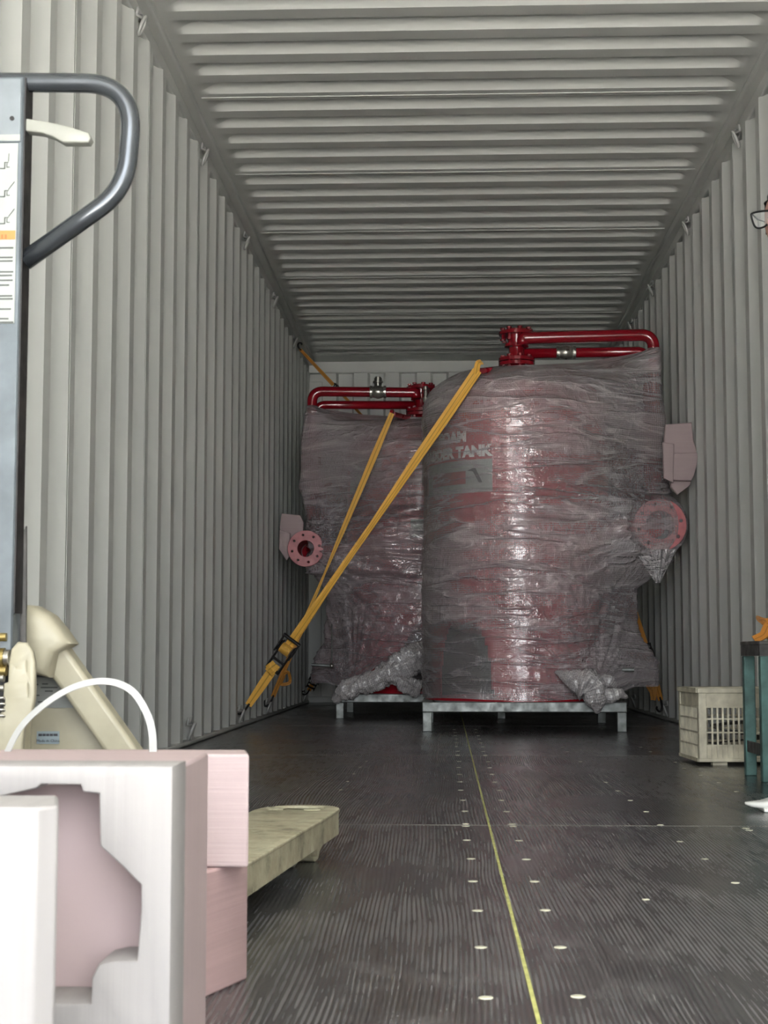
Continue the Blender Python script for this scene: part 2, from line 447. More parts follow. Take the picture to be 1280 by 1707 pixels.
# roof
ceil = MB().box((XL-.13, Y0, H+.045), (XR+.13, YB+.12, H+.07)).box((XL-.07, Y0, H-.002), (XL+.04, YB, H+.05)).box((XR-.04, Y0, H-.002), (XR+.07, YB, H+.05)).box((XL, 11.93, H-.001), (XR, YB+.1, H+.05)).box((XL-.1, Y0-.02, H-.09), (XR+.1, Y0+.09, H+.07))
ceiling = tag(ceil.build('ceiling', PAINT), kind='structure', label='corrugated roof of the container')
def roof_panel(y0, n, parent):
    pts = []
    cyc = ((0, 1), (.032, 0), (.110, 0), (.142, 1), (.150, 1), (.209, 1))
    ys = [(0.0, 1)]
    for k in range(n):
        for a, h in ((.034, 0), (.040, 0), (.108, 0), (.114, 0), (.146, 1), (.152, 1), (.203, 1)): ys.append((k*.209+a, h))
        ys.append(((k+1)*.209, 1))
    xs = [XL+.03+t for t in (0, .03, .045, .06, .08, .105, .14)]+list(np.linspace(XL+.25, XR-.25, 8))+[XR-.03-t for t in (.14, .105, .08, .06, .045, .03, 0)]
    def amp(x):
        d = min(x-XL-.03, XR-.03-x); t = min(1, max(0, (d-.03)/.09)); return t*t*(3-2*t)
    dep = .036; vs = []; fs = []
    for (y, h) in ys:
        for x in xs: vs.append((x, y0+y, H+h*dep*amp(x)))
    w = len(xs)
    for i in range(len(ys)-1):
        for j in range(w-1):
            a = i*w+j; fs.append((a, a+1, a+1+w, a+w))
    mb = MB(); mb.add(vs, fs)
    mb.box((XL+.06, y0+.074, H-.003), (XR-.06, y0+.080, H+.002))    # lap seam
    o = mb.build('roof_panel', PAINT, parent, auto=22)
    return o
ys_ = 5.60-.016; 
start = ys_-.209*25
n_total = int((11.93-start)/.209); y = start; left = n_total
offset_first = True
while left > 0:
    n = 5 if not offset_first else 3
    n = min(n, left); roof_panel(y, n, ceiling); y += n*.209; left -= n; offset_first = False
MB().box((XL, y, H), (XR, 11.95, H+.004)).build('roof_panel', PAINT, ceiling)

# end wall
ew = MB().box((XL-.13, YB+.06, -.12), (XR+.13, YB+.12, H+.07)).box((XL-.06, YB-.002, 2.60), (XR+.06, YB+.07, H+.01)).box((XL-.06, YB-.01, 0), (XR+.06, YB+.07, .05)).box((XL-.06, YB-.004, 0), (XL+.10, YB+.07, 2.53)).box((XR-.10, YB-.004, 0), (XR+.06, YB+.07, 2.53))
wall_back = tag(ew.build('wall_back', PAINT, bevel=.006), kind='structure', label='far end wall of the container')
prof = []; x = XL+.10
while x < XR-.12:
    for a, d in ((0, 0), (.108, 0), (.126, .045), (.232, .045), (.25, 0)): prof.append((x+a, d))
    x += .25
prof = [p for p in prof if p[0] <= XR-.09]
vs = [(p[0], YB+.01+p[1], z) for z in (.04, 2.60) for p in prof]; m = len(prof)
MB().add(vs, [(i, i+1, i+1+m, i+m) for i in range(m-1)]).build('wall_panel', PAINT, wall_back)

# floor: sub-floor slab, plywood sheets, screws, joint lines
floor = tag(MB().box((XL-.12, Y0, -.12), (XR+.12, YB+.1, -.028)).build('floor', BROWNM), kind='structure', label='dark plywood floor of the container')
XC = .095
joints = [3.53-2.4*3, 3.53-2.4*2, 3.53-2.4, 3.53, 5.93, 8.33, 10.73, 13.13]
joints = [max(Y0, min(YB, j)) for j in joints]
FLOOR_ROT = 0
for side in (0, 1):
    for i in range(len(joints)-1):
        a, b = joints[i]+.0015, joints[i+1]-.0015
        if b-a < .05: continue
        x0, x1 = (XL+.002, XC-.002) if side == 0 else (XC+.002, XR-.002)
        o = MB().box((x0, a, -.028), (x1, b, 0)).build('floor_panel', FLOOR, floor)
        # shift the panel's own texture space by moving origin
        off = Vector((rnd.uniform(-3, 3), rnd.uniform(-3, 3), 0))
        for v in o.data.vertices: v.co -= off
        o.location = off
MB().box((XC-.0024, Y0, -.01), (XC+.0024, YB, .0006)).build('joint_sealant', SEAL, floor)
for j in joints[1:-1]:
    MB().box((XL+.01, j-.003, -.01), (XR-.01, j+.003, .0004)).build('cross_joint', SEALW, floor)
scr = MB().lathe([(.0085, -.003), (.0085, .0004), (.007, .0009), (.0001, .001)], n=16).build('screw', SCREWM, floor, smooth=True)
scr.location = (.043, 1.775, 0)
def screw(x, y, s=1.0):
    o = scr.copy(); C.objects.link(o); o.location = (x, y, 0); o.scale = (s, s, 1); o.parent = floor
k = 0
y = 1.20
rows = []
while y < 8.0: rows.append(y); y += .2925
for r in rows:
    near = abs(((r-3.53+1.2) % 2.4)-1.2) < .1
    for xx in (.043, .147):
        if abs(r-1.785) < .02 and xx == .043: continue
        if near: screw(xx, 3.53+round((r-3.53)/2.4)*2.4-.022); screw(xx, 3.53+round((r-3.53)/2.4)*2.4+.022)
        else: screw(xx+rnd.uniform(-.003, .003), r+rnd.uniform(-.006, .006))
    if rnd.random() < .95 and r < 6.5: screw(.478+rnd.uniform(-.006, .006), r+rnd.uniform(-.012, .012), .85)
    if r > 2.5 and r < 6.5 and rnd.random() < .8: screw(.80+rnd.uniform(-.01, .01), r+rnd.uniform(-.01, .01), .8)
    if r > 3.4 and rnd.random() < .5: screw(-.29+rnd.uniform(-.01, .01), r, .6)
screw(.309, 2.48, .75); screw(.654, 3.45); screw(.655, 3.49)

# lashing rings (welded to the walls)
def lash_ring(x, sgn, y, z, parent, low=False):
    mb = MB()
    mb.tube([(x-sgn*.006, y-.03, z+.025), (x+sgn*.0, y-.03, z), (x-sgn*.02, y, z-.002), (x, y+.03, z), (x-sgn*.006, y+.03, z+.025)], .006, 8)
    ring = [Vector((x-sgn*(.015+.022*math.cos(t)*.6), y+.022*math.sin(t)*.7, z-.03+.03*math.cos(t)*1.1)) for t in np.linspace(0, 2*math.pi, 17)]
    mb.tube(ring, .006, 8, cap=False)
    return mb.build('lashing_ring', RINGM, parent, smooth=True)
for yy in (2.2, 3.75, 5.25, 6.7, 8.15, 9.56, 10.85): lash_ring(XL+.0, -1, yy, 2.60, wall_left)
for yy in (2.3, 3.75, 5.15, 6.55, 7.95, 9.33, 10.4): lash_ring(XR, 1, yy, 2.60, wall_right)
for yy in (5.0, 6.5, 8.1, 9.33, 11.75): lash_ring(XL, -1, yy, .09, wall_left)
for yy in (6.1, 7.6, 9.0, 10.5): lash_ring(XR, 1, yy, .09, wall_right)

# yard outside the open door
g = tag(MB().box((-30, -40, -1.3), (30, 20, -1.2)).build('ground', GROUND), kind='structure', label='concrete yard outside the open container door')

# ---------------------------------------------------------------- tanks
def flange_mb(c, axis, R, r, th, nb=8, hub=0, rot=.2):
    """ring flange with bolt holes, thickness along axis"""
    ax = Vector(axis).normalized(); ref = Vector((0, 0, 1)) if abs(ax.z) < .9 else Vector((1, 0, 0))
    u = (ref-ax*ref.dot(ax)).normalized(); w = ax.cross(u)
    M = Matrix(((u.x, w.x, ax.x, c[0]), (u.y, w.y, ax.y, c[1]), (u.z, w.z, ax.z, c[2]), (0, 0, 0, 1)))
    polys = [circ(0, 0, R, 40)]
    if r > 0: polys.append(circ(0, 0, r, 28))
    rb = (R+max(r, R*.45))/2*1.05
    for k in range(nb):
        a = rot+2*math.pi*k/nb; polys.append(circ(rb*math.cos(a), rb*math.sin(a), R*.085, 10))
    return plate(polys, th, M, bevel=min(.002, th*.1))
def bolts(parent, c, axis, rb, nb, L, mat, r=.009, rot=.2):
    ax = Vector(axis).normalized(); ref = Vector((0, 0, 1)) if abs(ax.z) < .9 else Vector((1, 0, 0))
    u = (ref-ax*ref.dot(ax)).normalized(); w = ax.cross(u); c = Vector(c)
    for k in range(nb):
        a = rot+2*math.pi*k/nb; p = c+(u*math.cos(a)+w*math.sin(a))*rb
        mb = MB().cyl(p-ax*L/2, p+ax*L/2, r*.6, 8); mb.lathe([(r, 0), (r, .008)], p-ax*(L/2), ax, 6); mb.lathe([(r, -.008), (r, 0)], p+ax*(L/2), ax, 6)
        mb.build('bolt', mat, parent)

def hull2(pts):
    pts = sorted(set((round(p[0], 5), round(p[1], 5)) for p in pts))
    def cr(o, a, b): return (a[0]-o[0])*(b[1]-o[1])-(a[1]-o[1])*(b[0]-o[0])
    lo = []
    for p in pts:
        while len(lo) > 1 and cr(lo[-2], lo[-1], p) <= 0: lo.pop()
        lo.append(p)
    up = []
    for p in reversed(pts):
        while len(up) > 1 and cr(up[-2], up[-1], p) <= 0: up.pop()
        up.append(p)
    return lo[:-1]+up[:-1]
def ray_hull(h, c, ang):
    dx, dy = math.cos(ang), math.sin(ang); best = 0
    for i in range(len(h)):
        ax, ay = h[i][0]-c[0], h[i][1]-c[1]; bx, by = h[(i+1) % len(h)][0]-c[0], h[(i+1) % len(h)][1]-c[1]
        ex, ey = bx-ax, by-ay; den = dx*ey-dy*ex
        if abs(den) < 1e-12: continue
        t = (ax*ey-ay*ex)/den; s = (ax*dy-ay*dx)/den
        if t > 0 and -1e-6 <= s <= 1+1e-6: best = max(best, t)
    return best
def lerp_tab(tab, z):
    if z <= tab[0][0]: return tab[0][1]
    for (a, va), (b, vb) in zip(tab, tab[1:]):
        if z <= b:
            t = (z-a)/(b-a); return va+(vb-va)*t
    return tab[-1][1]

def tank(name, label, group, Xc, Yc, R, side, pipe_x, prof_side, fl, wrapmat, seed, zt=1.64, domeh=.25, front=None, zscale=1.0):
    """side=+1: pipework to the right, -1: to the left"""
    root = empty(name, (Xc, Yc, 0))
    tag(root, label, 'tank', group)
    def B(mb, nm, mat, parent=None, **k):
        o = mb.build(nm, mat, None, **k)
        o.parent = parent or root
        for v in o.data.vertices: v.co -= Vector((Xc, Yc, 0))
        return o
    # steel stand
    hw = .5; y0, y1 = Yc-.52, Yc+.52; fz = .145
    fr = MB()
    fr.box((Xc-hw, y0, fz-.05), (Xc+hw, y0+.05, fz)); fr.box((Xc-hw, y1-.05, fz-.05), (Xc+hw, y1, fz))
    fr.box((Xc-hw, y0+.05, fz-.05), (Xc-hw+.05, y1-.05, fz)); fr.box((Xc+hw-.05, y0+.05, fz-.05), (Xc+hw, y1-.05, fz))
    fr.box((Xc-.2, y0+.05, fz-.05), (Xc-.15, y1-.05, fz)); fr.box((Xc+.15, y0+.05, fz-.05), (Xc+.2, y1-.05, fz))
    st = B(fr, 'support_frame', GALV, bevel=.004)
    for sx in (-1, 1):
        for yy in (y0, y1-.05):
            x0 = Xc+sx*(hw-.025)-.023
            B(MB().box((x0, yy+.002, 0), (x0+.046, yy+.048, fz-.05)), 'leg', GALV, st, bevel=.003)
    # body
    pr = [(R, .42)]
    for k in range(1, 8): pass
    body = [(R*.3, .46), (R*.6, .49), (R*.85, .54), (R*.97, .585), (R, .63)]+[(R, .63+(zt-.63)*k/10) for k in range(1, 11)]
    for k in range(1, 15):
        a = math.pi/2*k/15; body.append((R*math.cos(a), zt+domeh*math.sin(a)))
    body.append((.002, zt+domeh))
    B(MB().lathe(body, (Xc, Yc, 0), n=72), 'tank_shell', RED, auto=40)
    # weld beads
    for zz in (.66, zt-.02): B(MB().lathe([(R, zz-.006), (R+.004, zz), (R, zz+.006)], (Xc, Yc, 0), n=72, caps=False), 'weld_bead', RED, smooth=True)
    # skirt with arched openings (front, left, back, right)
    vs = []; fs = []; nA = 180; nZ = 34; zs = [fz+(.64-fz)*k/nZ for k in range(nZ+1)]
    ro = -2.28 if side > 0 else -1.48
    for z in zs:
        for k in range(nA):
            a = 2*math.pi*k/nA; vs.append((Xc+(R-.012)*math.cos(a), Yc+(R-.012)*math.sin(a), z))
    mb = MB()
    for i in range(nZ):
        for k in range(nA):
            a = 2*math.pi*(k+.5)/nA; z = (zs[i]+zs[i+1])/2
            d = min(abs(((a-(ro+q*math.pi/2)+math.pi) % (2*math.pi))-math.pi) for q in (0, 2))
            hw_ = .38
            if d < hw_ and z < fz+.40*max(0, 1-(d/hw_)**3.0)**.5: continue
            fs.append((i*nA+k, i*nA+(k+1) % nA, (i+1)*nA+(k+1) % nA, (i+1)*nA+k))
    sk = MB(); sk.add(vs, fs); sko = B(sk, 'skirt', RED, smooth=True)
    sol = sko.modifiers.new('solid', 'SOLIDIFY'); sol.thickness = .01; sol.material_offset = 1; sko.data.materials.append(BLACKM)  # inner face coloured black so the arched openings look dark
    B(MB().lathe([(R-.06, fz), (R+.015, fz), (R+.015, fz+.015), (R-.06, fz+.015), (R-.06, fz)], (Xc, Yc, 0), n=64, caps=False), 'base_ring', RED)
    # stack of valve flanges on top
    zb = zt+domeh-.02
    st = B(MB().lathe([(.045, zb-.02), (.045, zb+.04)], (Xc, Yc, 0), n=24), 'nozzle', RED2, smooth=True)
    f1 = B(flange_mb((Xc, Yc, zb+.045), (0, 0, 1), .095, .0, .02, 8), 'flange', RED2)
    f2 = B(flange_mb((Xc, Yc, zb+.069), (0, 0, 1), .095, .0, .02, 8), 'flange', RED2)
    vb = MB().lathe([(.05, zb+.078), (.042, zb+.10), (.042, zb+.135), (.065, zb+.14), (.065, zb+.155), (.045, zb+.16), (.048, zb+.19), (.05, zb+.215)], (Xc, Yc, 0), n=28)
    v = B(vb, 'valve_body', RED2, auto=40)
    f3 = B(flange_mb((Xc, Yc, zb+.212), (0, 0, 1), .092, .0, .018, 8), 'flange', RED2)
    B(MB().lathe([(.06, 0), (.06, .012), (.045, .016), (.002, .016)], (Xc, Yc, zb+.221), n=28), 'blind_cover', RED2, auto=40)
    def bl(par, c, rb, L):
        for k in range(8):
            a = .2+2*math.pi*k/8; p = Vector(c)+Vector((math.cos(a), math.sin(a), 0))*rb
            m_ = MB().cyl(p-Vector((0, 0, L/2)), p+Vector((0, 0, L/2)), .007, 8)
            m_.lathe([(.013, -.010), (.013, 0)], p-Vector((0, 0, L/2)), (0, 0, 1), 6); m_.lathe([(.013, 0), (.013, .010)], p+Vector((0, 0, L/2)), (0, 0, 1), 6)
            B(m_, 'bolt', RED2, par)
    bl(f1, (Xc, Yc, zb+.057), .075, .05); bl(f3, (Xc, Yc, zb+.205), .075, .05)
    # pipework
    s = side
    zp = zb+.175; yp = Yc-.07; pr_ = .032
    top = [(Xc+s*.03, yp, zb+.14), (Xc+s*.03, yp, zp), (pipe_x, yp, zp+.012), (pipe_x, yp, fl[2])]
    B(MB().tube(fillet(top, [.035, .07], 10), pr_, 20), 'pipe', RED2, smooth=True)
    z2 = zp-.058; yp2 = Yc+.03
    low = [(Xc+s*.04, yp2, z2-.006), (pipe_x-s*.02, yp2, z2), (pipe_x-s*.02, yp2, fl[2]+.03)]
    B(MB().tube(fillet(low, [.06], 10), .027, 18), 'pipe', RED2, smooth=True)
    # check valve in one of the pipes
    if side > 0: vx, vy, vz, vr = Xc+.265, yp2, z2-.003, .027
    else: vx, vy, vz, vr = Xc-.27, yp, zp+.005, .032
    ax = (1, 0, 0)
    cv = MB().lathe([(vr+.004, -.052), (vr+.008, -.05), (vr+.008, -.036), (vr+.002, -.034), (vr+.006, -.02), (vr+.012, 0), (vr+.006, .02), (vr+.002, .034), (vr+.008, .036), (vr+.008, .05), (vr+.004, .052)], (vx, vy, vz), ax, 20)
    if side < 0: cv.lathe([(.022, .0), (.024, .045), (.032, .047), (.032, .058), (.024, .06), (.024, .078), (.018, .08), (.018, .086)], (vx, vy, vz+.01), (0, 0, 1), 16)
    B(cv, 'check_valve', STEEL, auto=35)
    # side flange with open bore, facing the door
    fx, fy, fzz, fR, fr_ = fl
    fo = B(flange_mb((fx, fy, fzz), (0, -1, 0), fR, fr_, .022, 8), 'side_flange', PINKRED)
    B(MB().lathe([(fr_, 0), (fr_+.008, 0), (fr_+.008, Yc-.07-fy), (fr_, Yc-.07-fy), (fr_, 0)], (fx, fy, fzz), (0, 1, 0), 28, caps=False), 'bore', PINKRED, fo, smooth=False)
    B(MB().lathe([(fr_+.012, 0), (fr_+.012, .02)], (fx, Yc-.05, fzz), (0, 1, 0), 24), 'valve_disc', DARKSTEEL, fo)
    # horizontal branch from the flange back to the shell
    B(MB().tube(fillet([(fx, Yc-.06, fzz), (fx, Yc+.02, fzz), (Xc+s*(R-.03), Yc+.02, fzz)], .06, 8), .05, 18), 'branch_pipe', RED, smooth=True)
    if s < 0:
        p = at(553, 1110, 9.45)
        B(MB().tube([at(519, 1108, 9.45), p], .009, 10), 'drain_pipe', GALV); B(MB().ball(p, .016, 12), 'drain_cap', STEEL, smooth=True)
        B(MB().tube([p, at(553, 1040, 9.5)], .004, 8), 'sight_tube', GALV)
        q = Vector((Xc+.03, Yc-.14, zb+.10))
        B(MB().lathe([(.012, 0), (.018, .005), (.018, .03), (.012, .035), (.012, .075), (.017, .078), (.017, .10), (.008, .105)], q, (0, 0, 1), 14), 'relief_valve', STEEL, auto=40)
        B(MB().tube([q+Vector((0, .12, .02)), q+Vector((0, 0, .02))], .008, 8), 'valve_stub', STEEL)
    else:
        B(MB().tube([Vector((Xc+R-.03, Yc-.25, .30)), Vector((Xc+R+.09, Yc-.25, .30))], .011, 10), 'drain_pipe', GALV)
    # lettering and nameplate on the shell
    zl = 1.405
    def on_shell(a0, z0, out=.003):
        def w(v):
            a = a0+v.x/R; rr = R+out+v.z
            return Vector((Xc+rr*math.sin(a), Yc-rr*math.cos(a), z0+v.y))
        return w
    if side > 0:
        A = -.89
        for txt, z, ww in (('FOAM', 1.475, 1.0), ('BLADDER TANK', 1.395, 1.0)):
            B(text_mb(txt, .074, .001, .0045, warp=on_shell(A+(.07 if txt == 'FOAM' else 0), z, .005), res=3), 'lettering', WHITE_PRINT)
        def panel(a0, a1, z0, z1, mat, out, nm, nseg=16, par=None):
            vs = [(Xc+(R+out)*math.sin(a0+(a1-a0)*k/nseg), Yc-(R+out)*math.cos(a0+(a1-a0)*k/nseg), z) for z in (z0, z1) for k in range(nseg+1)]
            o = B(MB().add(vs, [(k, k+1, nseg+2+k, nseg+1+k) for k in range(nseg)]), nm, mat, par); return o
        pn = panel(-1.35, -.31, 1.19, 1.355, PAPER, .003, 'nameplate')
        panel(-1.18, -.62, 1.235, 1.30, LOGO_RED, .0042, 'emblem', 10, pn)
        def ptri(pts, mat, out):
            vs = []
            for (a, z) in pts: vs.append((Xc+(R+out)*math.sin(a), Yc-(R+out)*math.cos(a), z))
            return B(MB().add(vs, [tuple(range(len(vs)))]), 'emblem', mat, pn)
        ptri([(-.60, 1.30), (-.53, 1.312), (-.50, 1.312), (-.42, 1.237), (-.46, 1.237), (-.53, 1.295)], LOGO_DARK, .0045)
    else:
        def panel(a0, a1, z0, z1, mat, out, nm, nseg=8):
            vs = [(Xc+(R+out)*math.sin(a0+(a1-a0)*k/nseg), Yc-(R+out)*math.cos(a0+(a1-a0)*k/nseg), z) for z in (z0, z1) for k in range(nseg+1)]
            B(MB().add(vs, [(k, k+1, nseg+2+k, nseg+1+k) for k in range(nseg)]), nm, mat)
        panel(-1.2, -.82, 1.36, 1.60, PAPER, .003, 'nameplate'); panel(-.66, -.52, 1.50, 1.62, PAPER, .003, 'nameplate')
        # manhole with cover facing the door
        mz = 1.045; my = Yc-R-.07
        B(MB().lathe([(.15, 0), (.15, .12)], (Xc-.01, my+.02, mz), (0, 1, 0), 40), 'manhole_neck', RED, smooth=True)
        mo = B(MB().lathe([(.17, 0), (.2, 0), (.2, .02), (.19, .026), (.1, .034), (.002, .038)], (Xc-.01, my+.03, mz), (0, -1, 0), 48), 'manhole_cover', PINKRED, auto=30)
        B(MB().box((Xc-.055, my-.012, mz+.02), (Xc+.03, my-.009, mz+.13)), 'label_sheet', PAPER, mo)
    # lifting lugs on the head
    lugs = []
    for (dx, dy, dz) in front:
        p = Vector((dx, dy, dz)); q = Vector((Xc+(dx-Xc)*.42, Yc+(dy-Yc)*.42, zt+domeh-.035))
        lg = MB().tube([q, p.lerp(q, .05)], .016, 10); lg.lathe([(.026, -.008), (.026, .008)], p, (p-q).cross(Vector((0, 0, 1))), 14)
        B(lg, 'lifting_lug', RED, auto=40); lugs.append(p)
    # bubble wrap
    zlo, zhi = fz+.006, prof_side[-1][0]
    rows_ = 150; cols = 300
    cx, cy = Xc+s*.12, Yc
    hr = .035
    fr2 = random.Random(seed)
    V = []; UV = []; TA = []
    P1 = Vector((fx, 0, fzz)); K = Vector((Xc+.36, 0, .22)) if s > 0 else Vector((Xc-.4, 0, .22))
    angs = []
    for k in range(cols+1):
        t = k/cols; angs.append(math.pi/2+2*math.pi*t)      # seam at the back
    for i in range(rows_+1):
        v = i/rows_; z = zlo+(zhi-zlo)*v
        pts = []
        if z < zt: rt = R+.022
        elif z < zt+domeh+.02: rt = max(.01, (R+.022)*math.sqrt(max(0, 1-((z-zt)/(domeh+.022))**2)))
        else: rt = 0
        if z > zt+domeh-.04: 
            tt = (z-(zt+domeh-.04))/(zhi-(zt+domeh-.04)); rt = max(rt*(1-tt), .06*(1-tt)); xcen = Xc+(pipe_x-Xc)*tt*.98
        else: xcen = Xc
        for k in range(40):
            a = 2*math.pi*k/40; pts.append((xcen+rt*math.cos(a), Yc+rt*math.sin(a)))
        xr = lerp_tab(prof_side, z)
        for k in range(12):
            a = 2*math.pi*k/12; pts.append((xr-s*hr+hr*math.cos(a), Yc-.07+hr*1.4*math.sin(a)))
        dz = abs(z-fzz)
        if s > 0 and dz < fR+.03:
            hwid = math.sqrt(max(0, 1-(dz/(fR+.03))**2))
            for q in (-1, 1): pts.append((fx+q*(fR+.012)*hwid, fy+.006)); pts.append((fx+q*(fR+.012)*hwid, fy+.04))
        if s < 0:
            dzm = abs(z-1.045)
            if dzm < .215:
                wq = math.sqrt(1-(dzm/.215)**2)*.205
                for q in (-1, 1): pts.append((Xc-.01+q*wq, Yc-R-.085))
            if .86 < z < 1.17: pts.append((fx+.02, fy+.05))
        h = hull2(pts)
        cxx = cx if z < zt+domeh-.04 else (xcen+xr)/2-s*.02
        for k, a in enumerate(angs):
            rr = ray_hull(h, (cxx, cy if z < zt+domeh-.04 else Yc-.03), a)
            x = cxx+rr*math.cos(a); yv = (cy if z < zt+domeh-.04 else Yc-.03)+rr*math.sin(a)
            u = a*R
            # creases: level ones all round, others fanning out from the flange and from the knot at the foot
            d1 = math.hypot(x-P1.x, (z-P1.z)); a1 = math.atan2(z-P1.z, -s*(x-P1.x)+1e-6)
            d2 = math.hypot(x-K.x, z-K.z); a2 = math.atan2(z-K.z, x-K.x)
            w1 = math.exp(-(d1/.6)**2)*(.35 if z > fzz+.22 else 1); w2 = math.exp(-(d2/.45)**2)
            n0 = noise.fractal(Vector((u*1.1, z*8, seed)), .9, 2.1, 4)
            n1 = noise.fractal(Vector((a1*11, d1*.7, seed+5)), .9, 2.1, 4)
            n2 = noise.fractal(Vector((a2*8, d2*.9, seed+9)), .9, 2.1, 4)
            rid = lambda q: 1-2*abs(q)
            f = (rid(n0)*.5*(1-max(w1, w2))+rid(n1)*w1*(1.9 if abs(z-fzz) < .2 else 1.1)+rid(n2)*w2*1.1)
            big = noise.noise(Vector((u*2.5, z*2.5, seed+20)))
            fade = min(1, v*14)*min(1, (1-v)*10)
            disp = (.017*f+.016*big)*(.35+.65*fade)
            if s > 0 and d1 < fR+.05 and yv < Yc: disp = min(disp*.25, 0)
            ta = 0.0
            if s > 0 and yv < Yc:
                ta = max(0, 1-max(0, abs(x-(Xc-.27))-.22)/.10)*max(0, 1-max(0, abs(z-1.36)-.19)/.08)
                ta = max(ta, .8*max(0, 1-max(0, abs(x-(Xc-.27))-.2)/.08)*max(0, 1-max(0, abs(z-.34)-.16)/.06))
                if d1 < fR+.05: ta = 1.0
                disp *= 1-.8*min(1, ta)
            TA.append(ta)
            dv = Vector((math.cos(a), math.sin(a)))
            zz = z
            # ragged foot: lifted at the corner away from the knot
            if v < .12:
                fr_edge = noise.noise(Vector((u*3, 3.3, seed)))*.012
                lift = 0
                if s > 0: lift = .065*min(1, max(0, (x-(Xc+.42))/.15))
                else: lift = .05*min(1, max(0, ((Xc-.42)-x)/.15))+ (.19*max(0, 1-((x-(Xc-.12))/.30)**2) if yv < Yc else 0)
                zz = z+(fr_edge+lift)*(1-v/.12)
            V.append((x+dv.x*disp, yv+dv.y*disp, zz+.004*f)); UV.append((u*1.3, z))
    w_ = cols+1; F = []
    for i in range(rows_):
        for k in range(cols): a = i*w_+k; F.append((a, a+1, a+1+w_, a+w_))
    me = bpy.data.meshes.new('bubble_wrap'); me.from_pydata([(p[0]-Xc, p[1]-Yc, p[2]) for p in V], [], F)
    uvl = me.uv_layers.new(name='UVMap')
    idx = np.empty(len(me.loops), dtype=np.int32); me.loops.foreach_get('vertex_index', idx)
    uvl.data.foreach_set('uv', np.array(UV, dtype=np.float32)[idx].ravel())
    for p in me.polygons: p.use_smooth = True
    me.materials.append(wrapmat)
    me.attributes.new('taut', 'FLOAT', 'POINT').data.foreach_set('value', np.array(TA, dtype=np.float32))
    wo = bpy.data.objects.new('bubble_wrap', me); C.objects.link(wo); wo.parent = root
    return root, wo, lugs, B

def lump(B, name, pts, rad, mat, parent, seed, n=40, m=60, crump=.22, flat=1.0, freq=13):
    """crumpled bundle of film along a path"""
    path = bez(pts, m); L = len(path)
    V = []; F = []; UV = []
    rr = [lerp_tab([(q/(len(rad)-1), rad[q]) for q in range(len(rad))], i/(L-1)) for i in range(L)]
    sum_l = 0
    for i, p in enumerate(path):
        t = (path[min(i+1, L-1)]-path[max(i-1, 0)]).normalized()
        u = t.cross(Vector((0, -1, 0.01))).normalized(); w = t.cross(u)
        if i: sum_l += (path[i]-path[i-1]).length
        for k in range(n):
            a = 2*math.pi*k/n
            d = u*math.cos(a)+w*math.sin(a)*flat
            q = p+d*rr[i]
            nz = noise.fractal(q*freq+Vector((seed, 0, 0)), .8, 2.1, 5)
            nz = (1-2.6*abs(nz)**.8)
            q = p+d*rr[i]*(1+crump*(nz-.3))
            V.append(q); UV.append((k/n*.36, sum_l))
    for i in range(L-1):
        for k in range(n):
            F.append((i*n+k, i*n+(k+1) % n, (i+1)*n+(k+1) % n, (i+1)*n+k))
    F.append(tuple(reversed(range(n)))); F.append(tuple((L-1)*n+k for k in range(n)))
    me = bpy.data.meshes.new(name); rt = parent.parent or parent
    base = rt.location
    me.from_pydata([tuple(v-base) for v in V], [], F)
    uvl = me.uv_layers.new(name='UVMap'); idx = np.empty(len(me.loops), dtype=np.int32); me.loops.foreach_get('vertex_index', idx)
    uvl.data.foreach_set('uv', np.array(UV, dtype=np.float32)[idx].ravel())
    for p in me.polygons: p.use_smooth = True
    me.materials.append(mat); o = bpy.data.objects.new(name, me); C.objects.link(o); o.parent = parent
    return o

prof1 = [(.12, 1.10), (.19, 1.10), (.35, 1.09), (.43, 1.03), (.50, .985), (.72, .99), (.77, 1.06), (.86, 1.16), (1.14, 1.165), (1.6, 1.16), (1.98, 1.135)]
L1 = Vector((.160, 7.74, 1.79))
L1b = Vector((.66, 8.55, 1.80))
t1, w1, lug1, B1 = tank('foam_tank', 'red tank lettered FOAM BLADDER TANK under bubble wrap, nearer one on the right', None, .383, 8.23, .478, 1, 1.10, prof1,
    (1.094, 7.985, 1.035, .132, .075), WRAP, 3, front=[L1, L1b])
prof2 = [(.12, -.83), (.19, -.83), (.36, -.80), (.45, -.74), (.77, -.735), (.86, -.80), (1.2, -.85), (1.36, -.89), (1.42, -.915), (1.6, -.90), (1.93, -.87)]
L2 = Vector((-.313, 9.17, 1.80)); L2b = Vector((-.42, 10.1, 1.80))
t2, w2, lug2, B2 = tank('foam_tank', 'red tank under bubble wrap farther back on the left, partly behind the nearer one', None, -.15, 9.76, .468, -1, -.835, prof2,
    (-.846, 9.42, 1.016, .108, .052), WRAPD, 31, zt=1.62, domeh=.24, front=[L2, L2b])

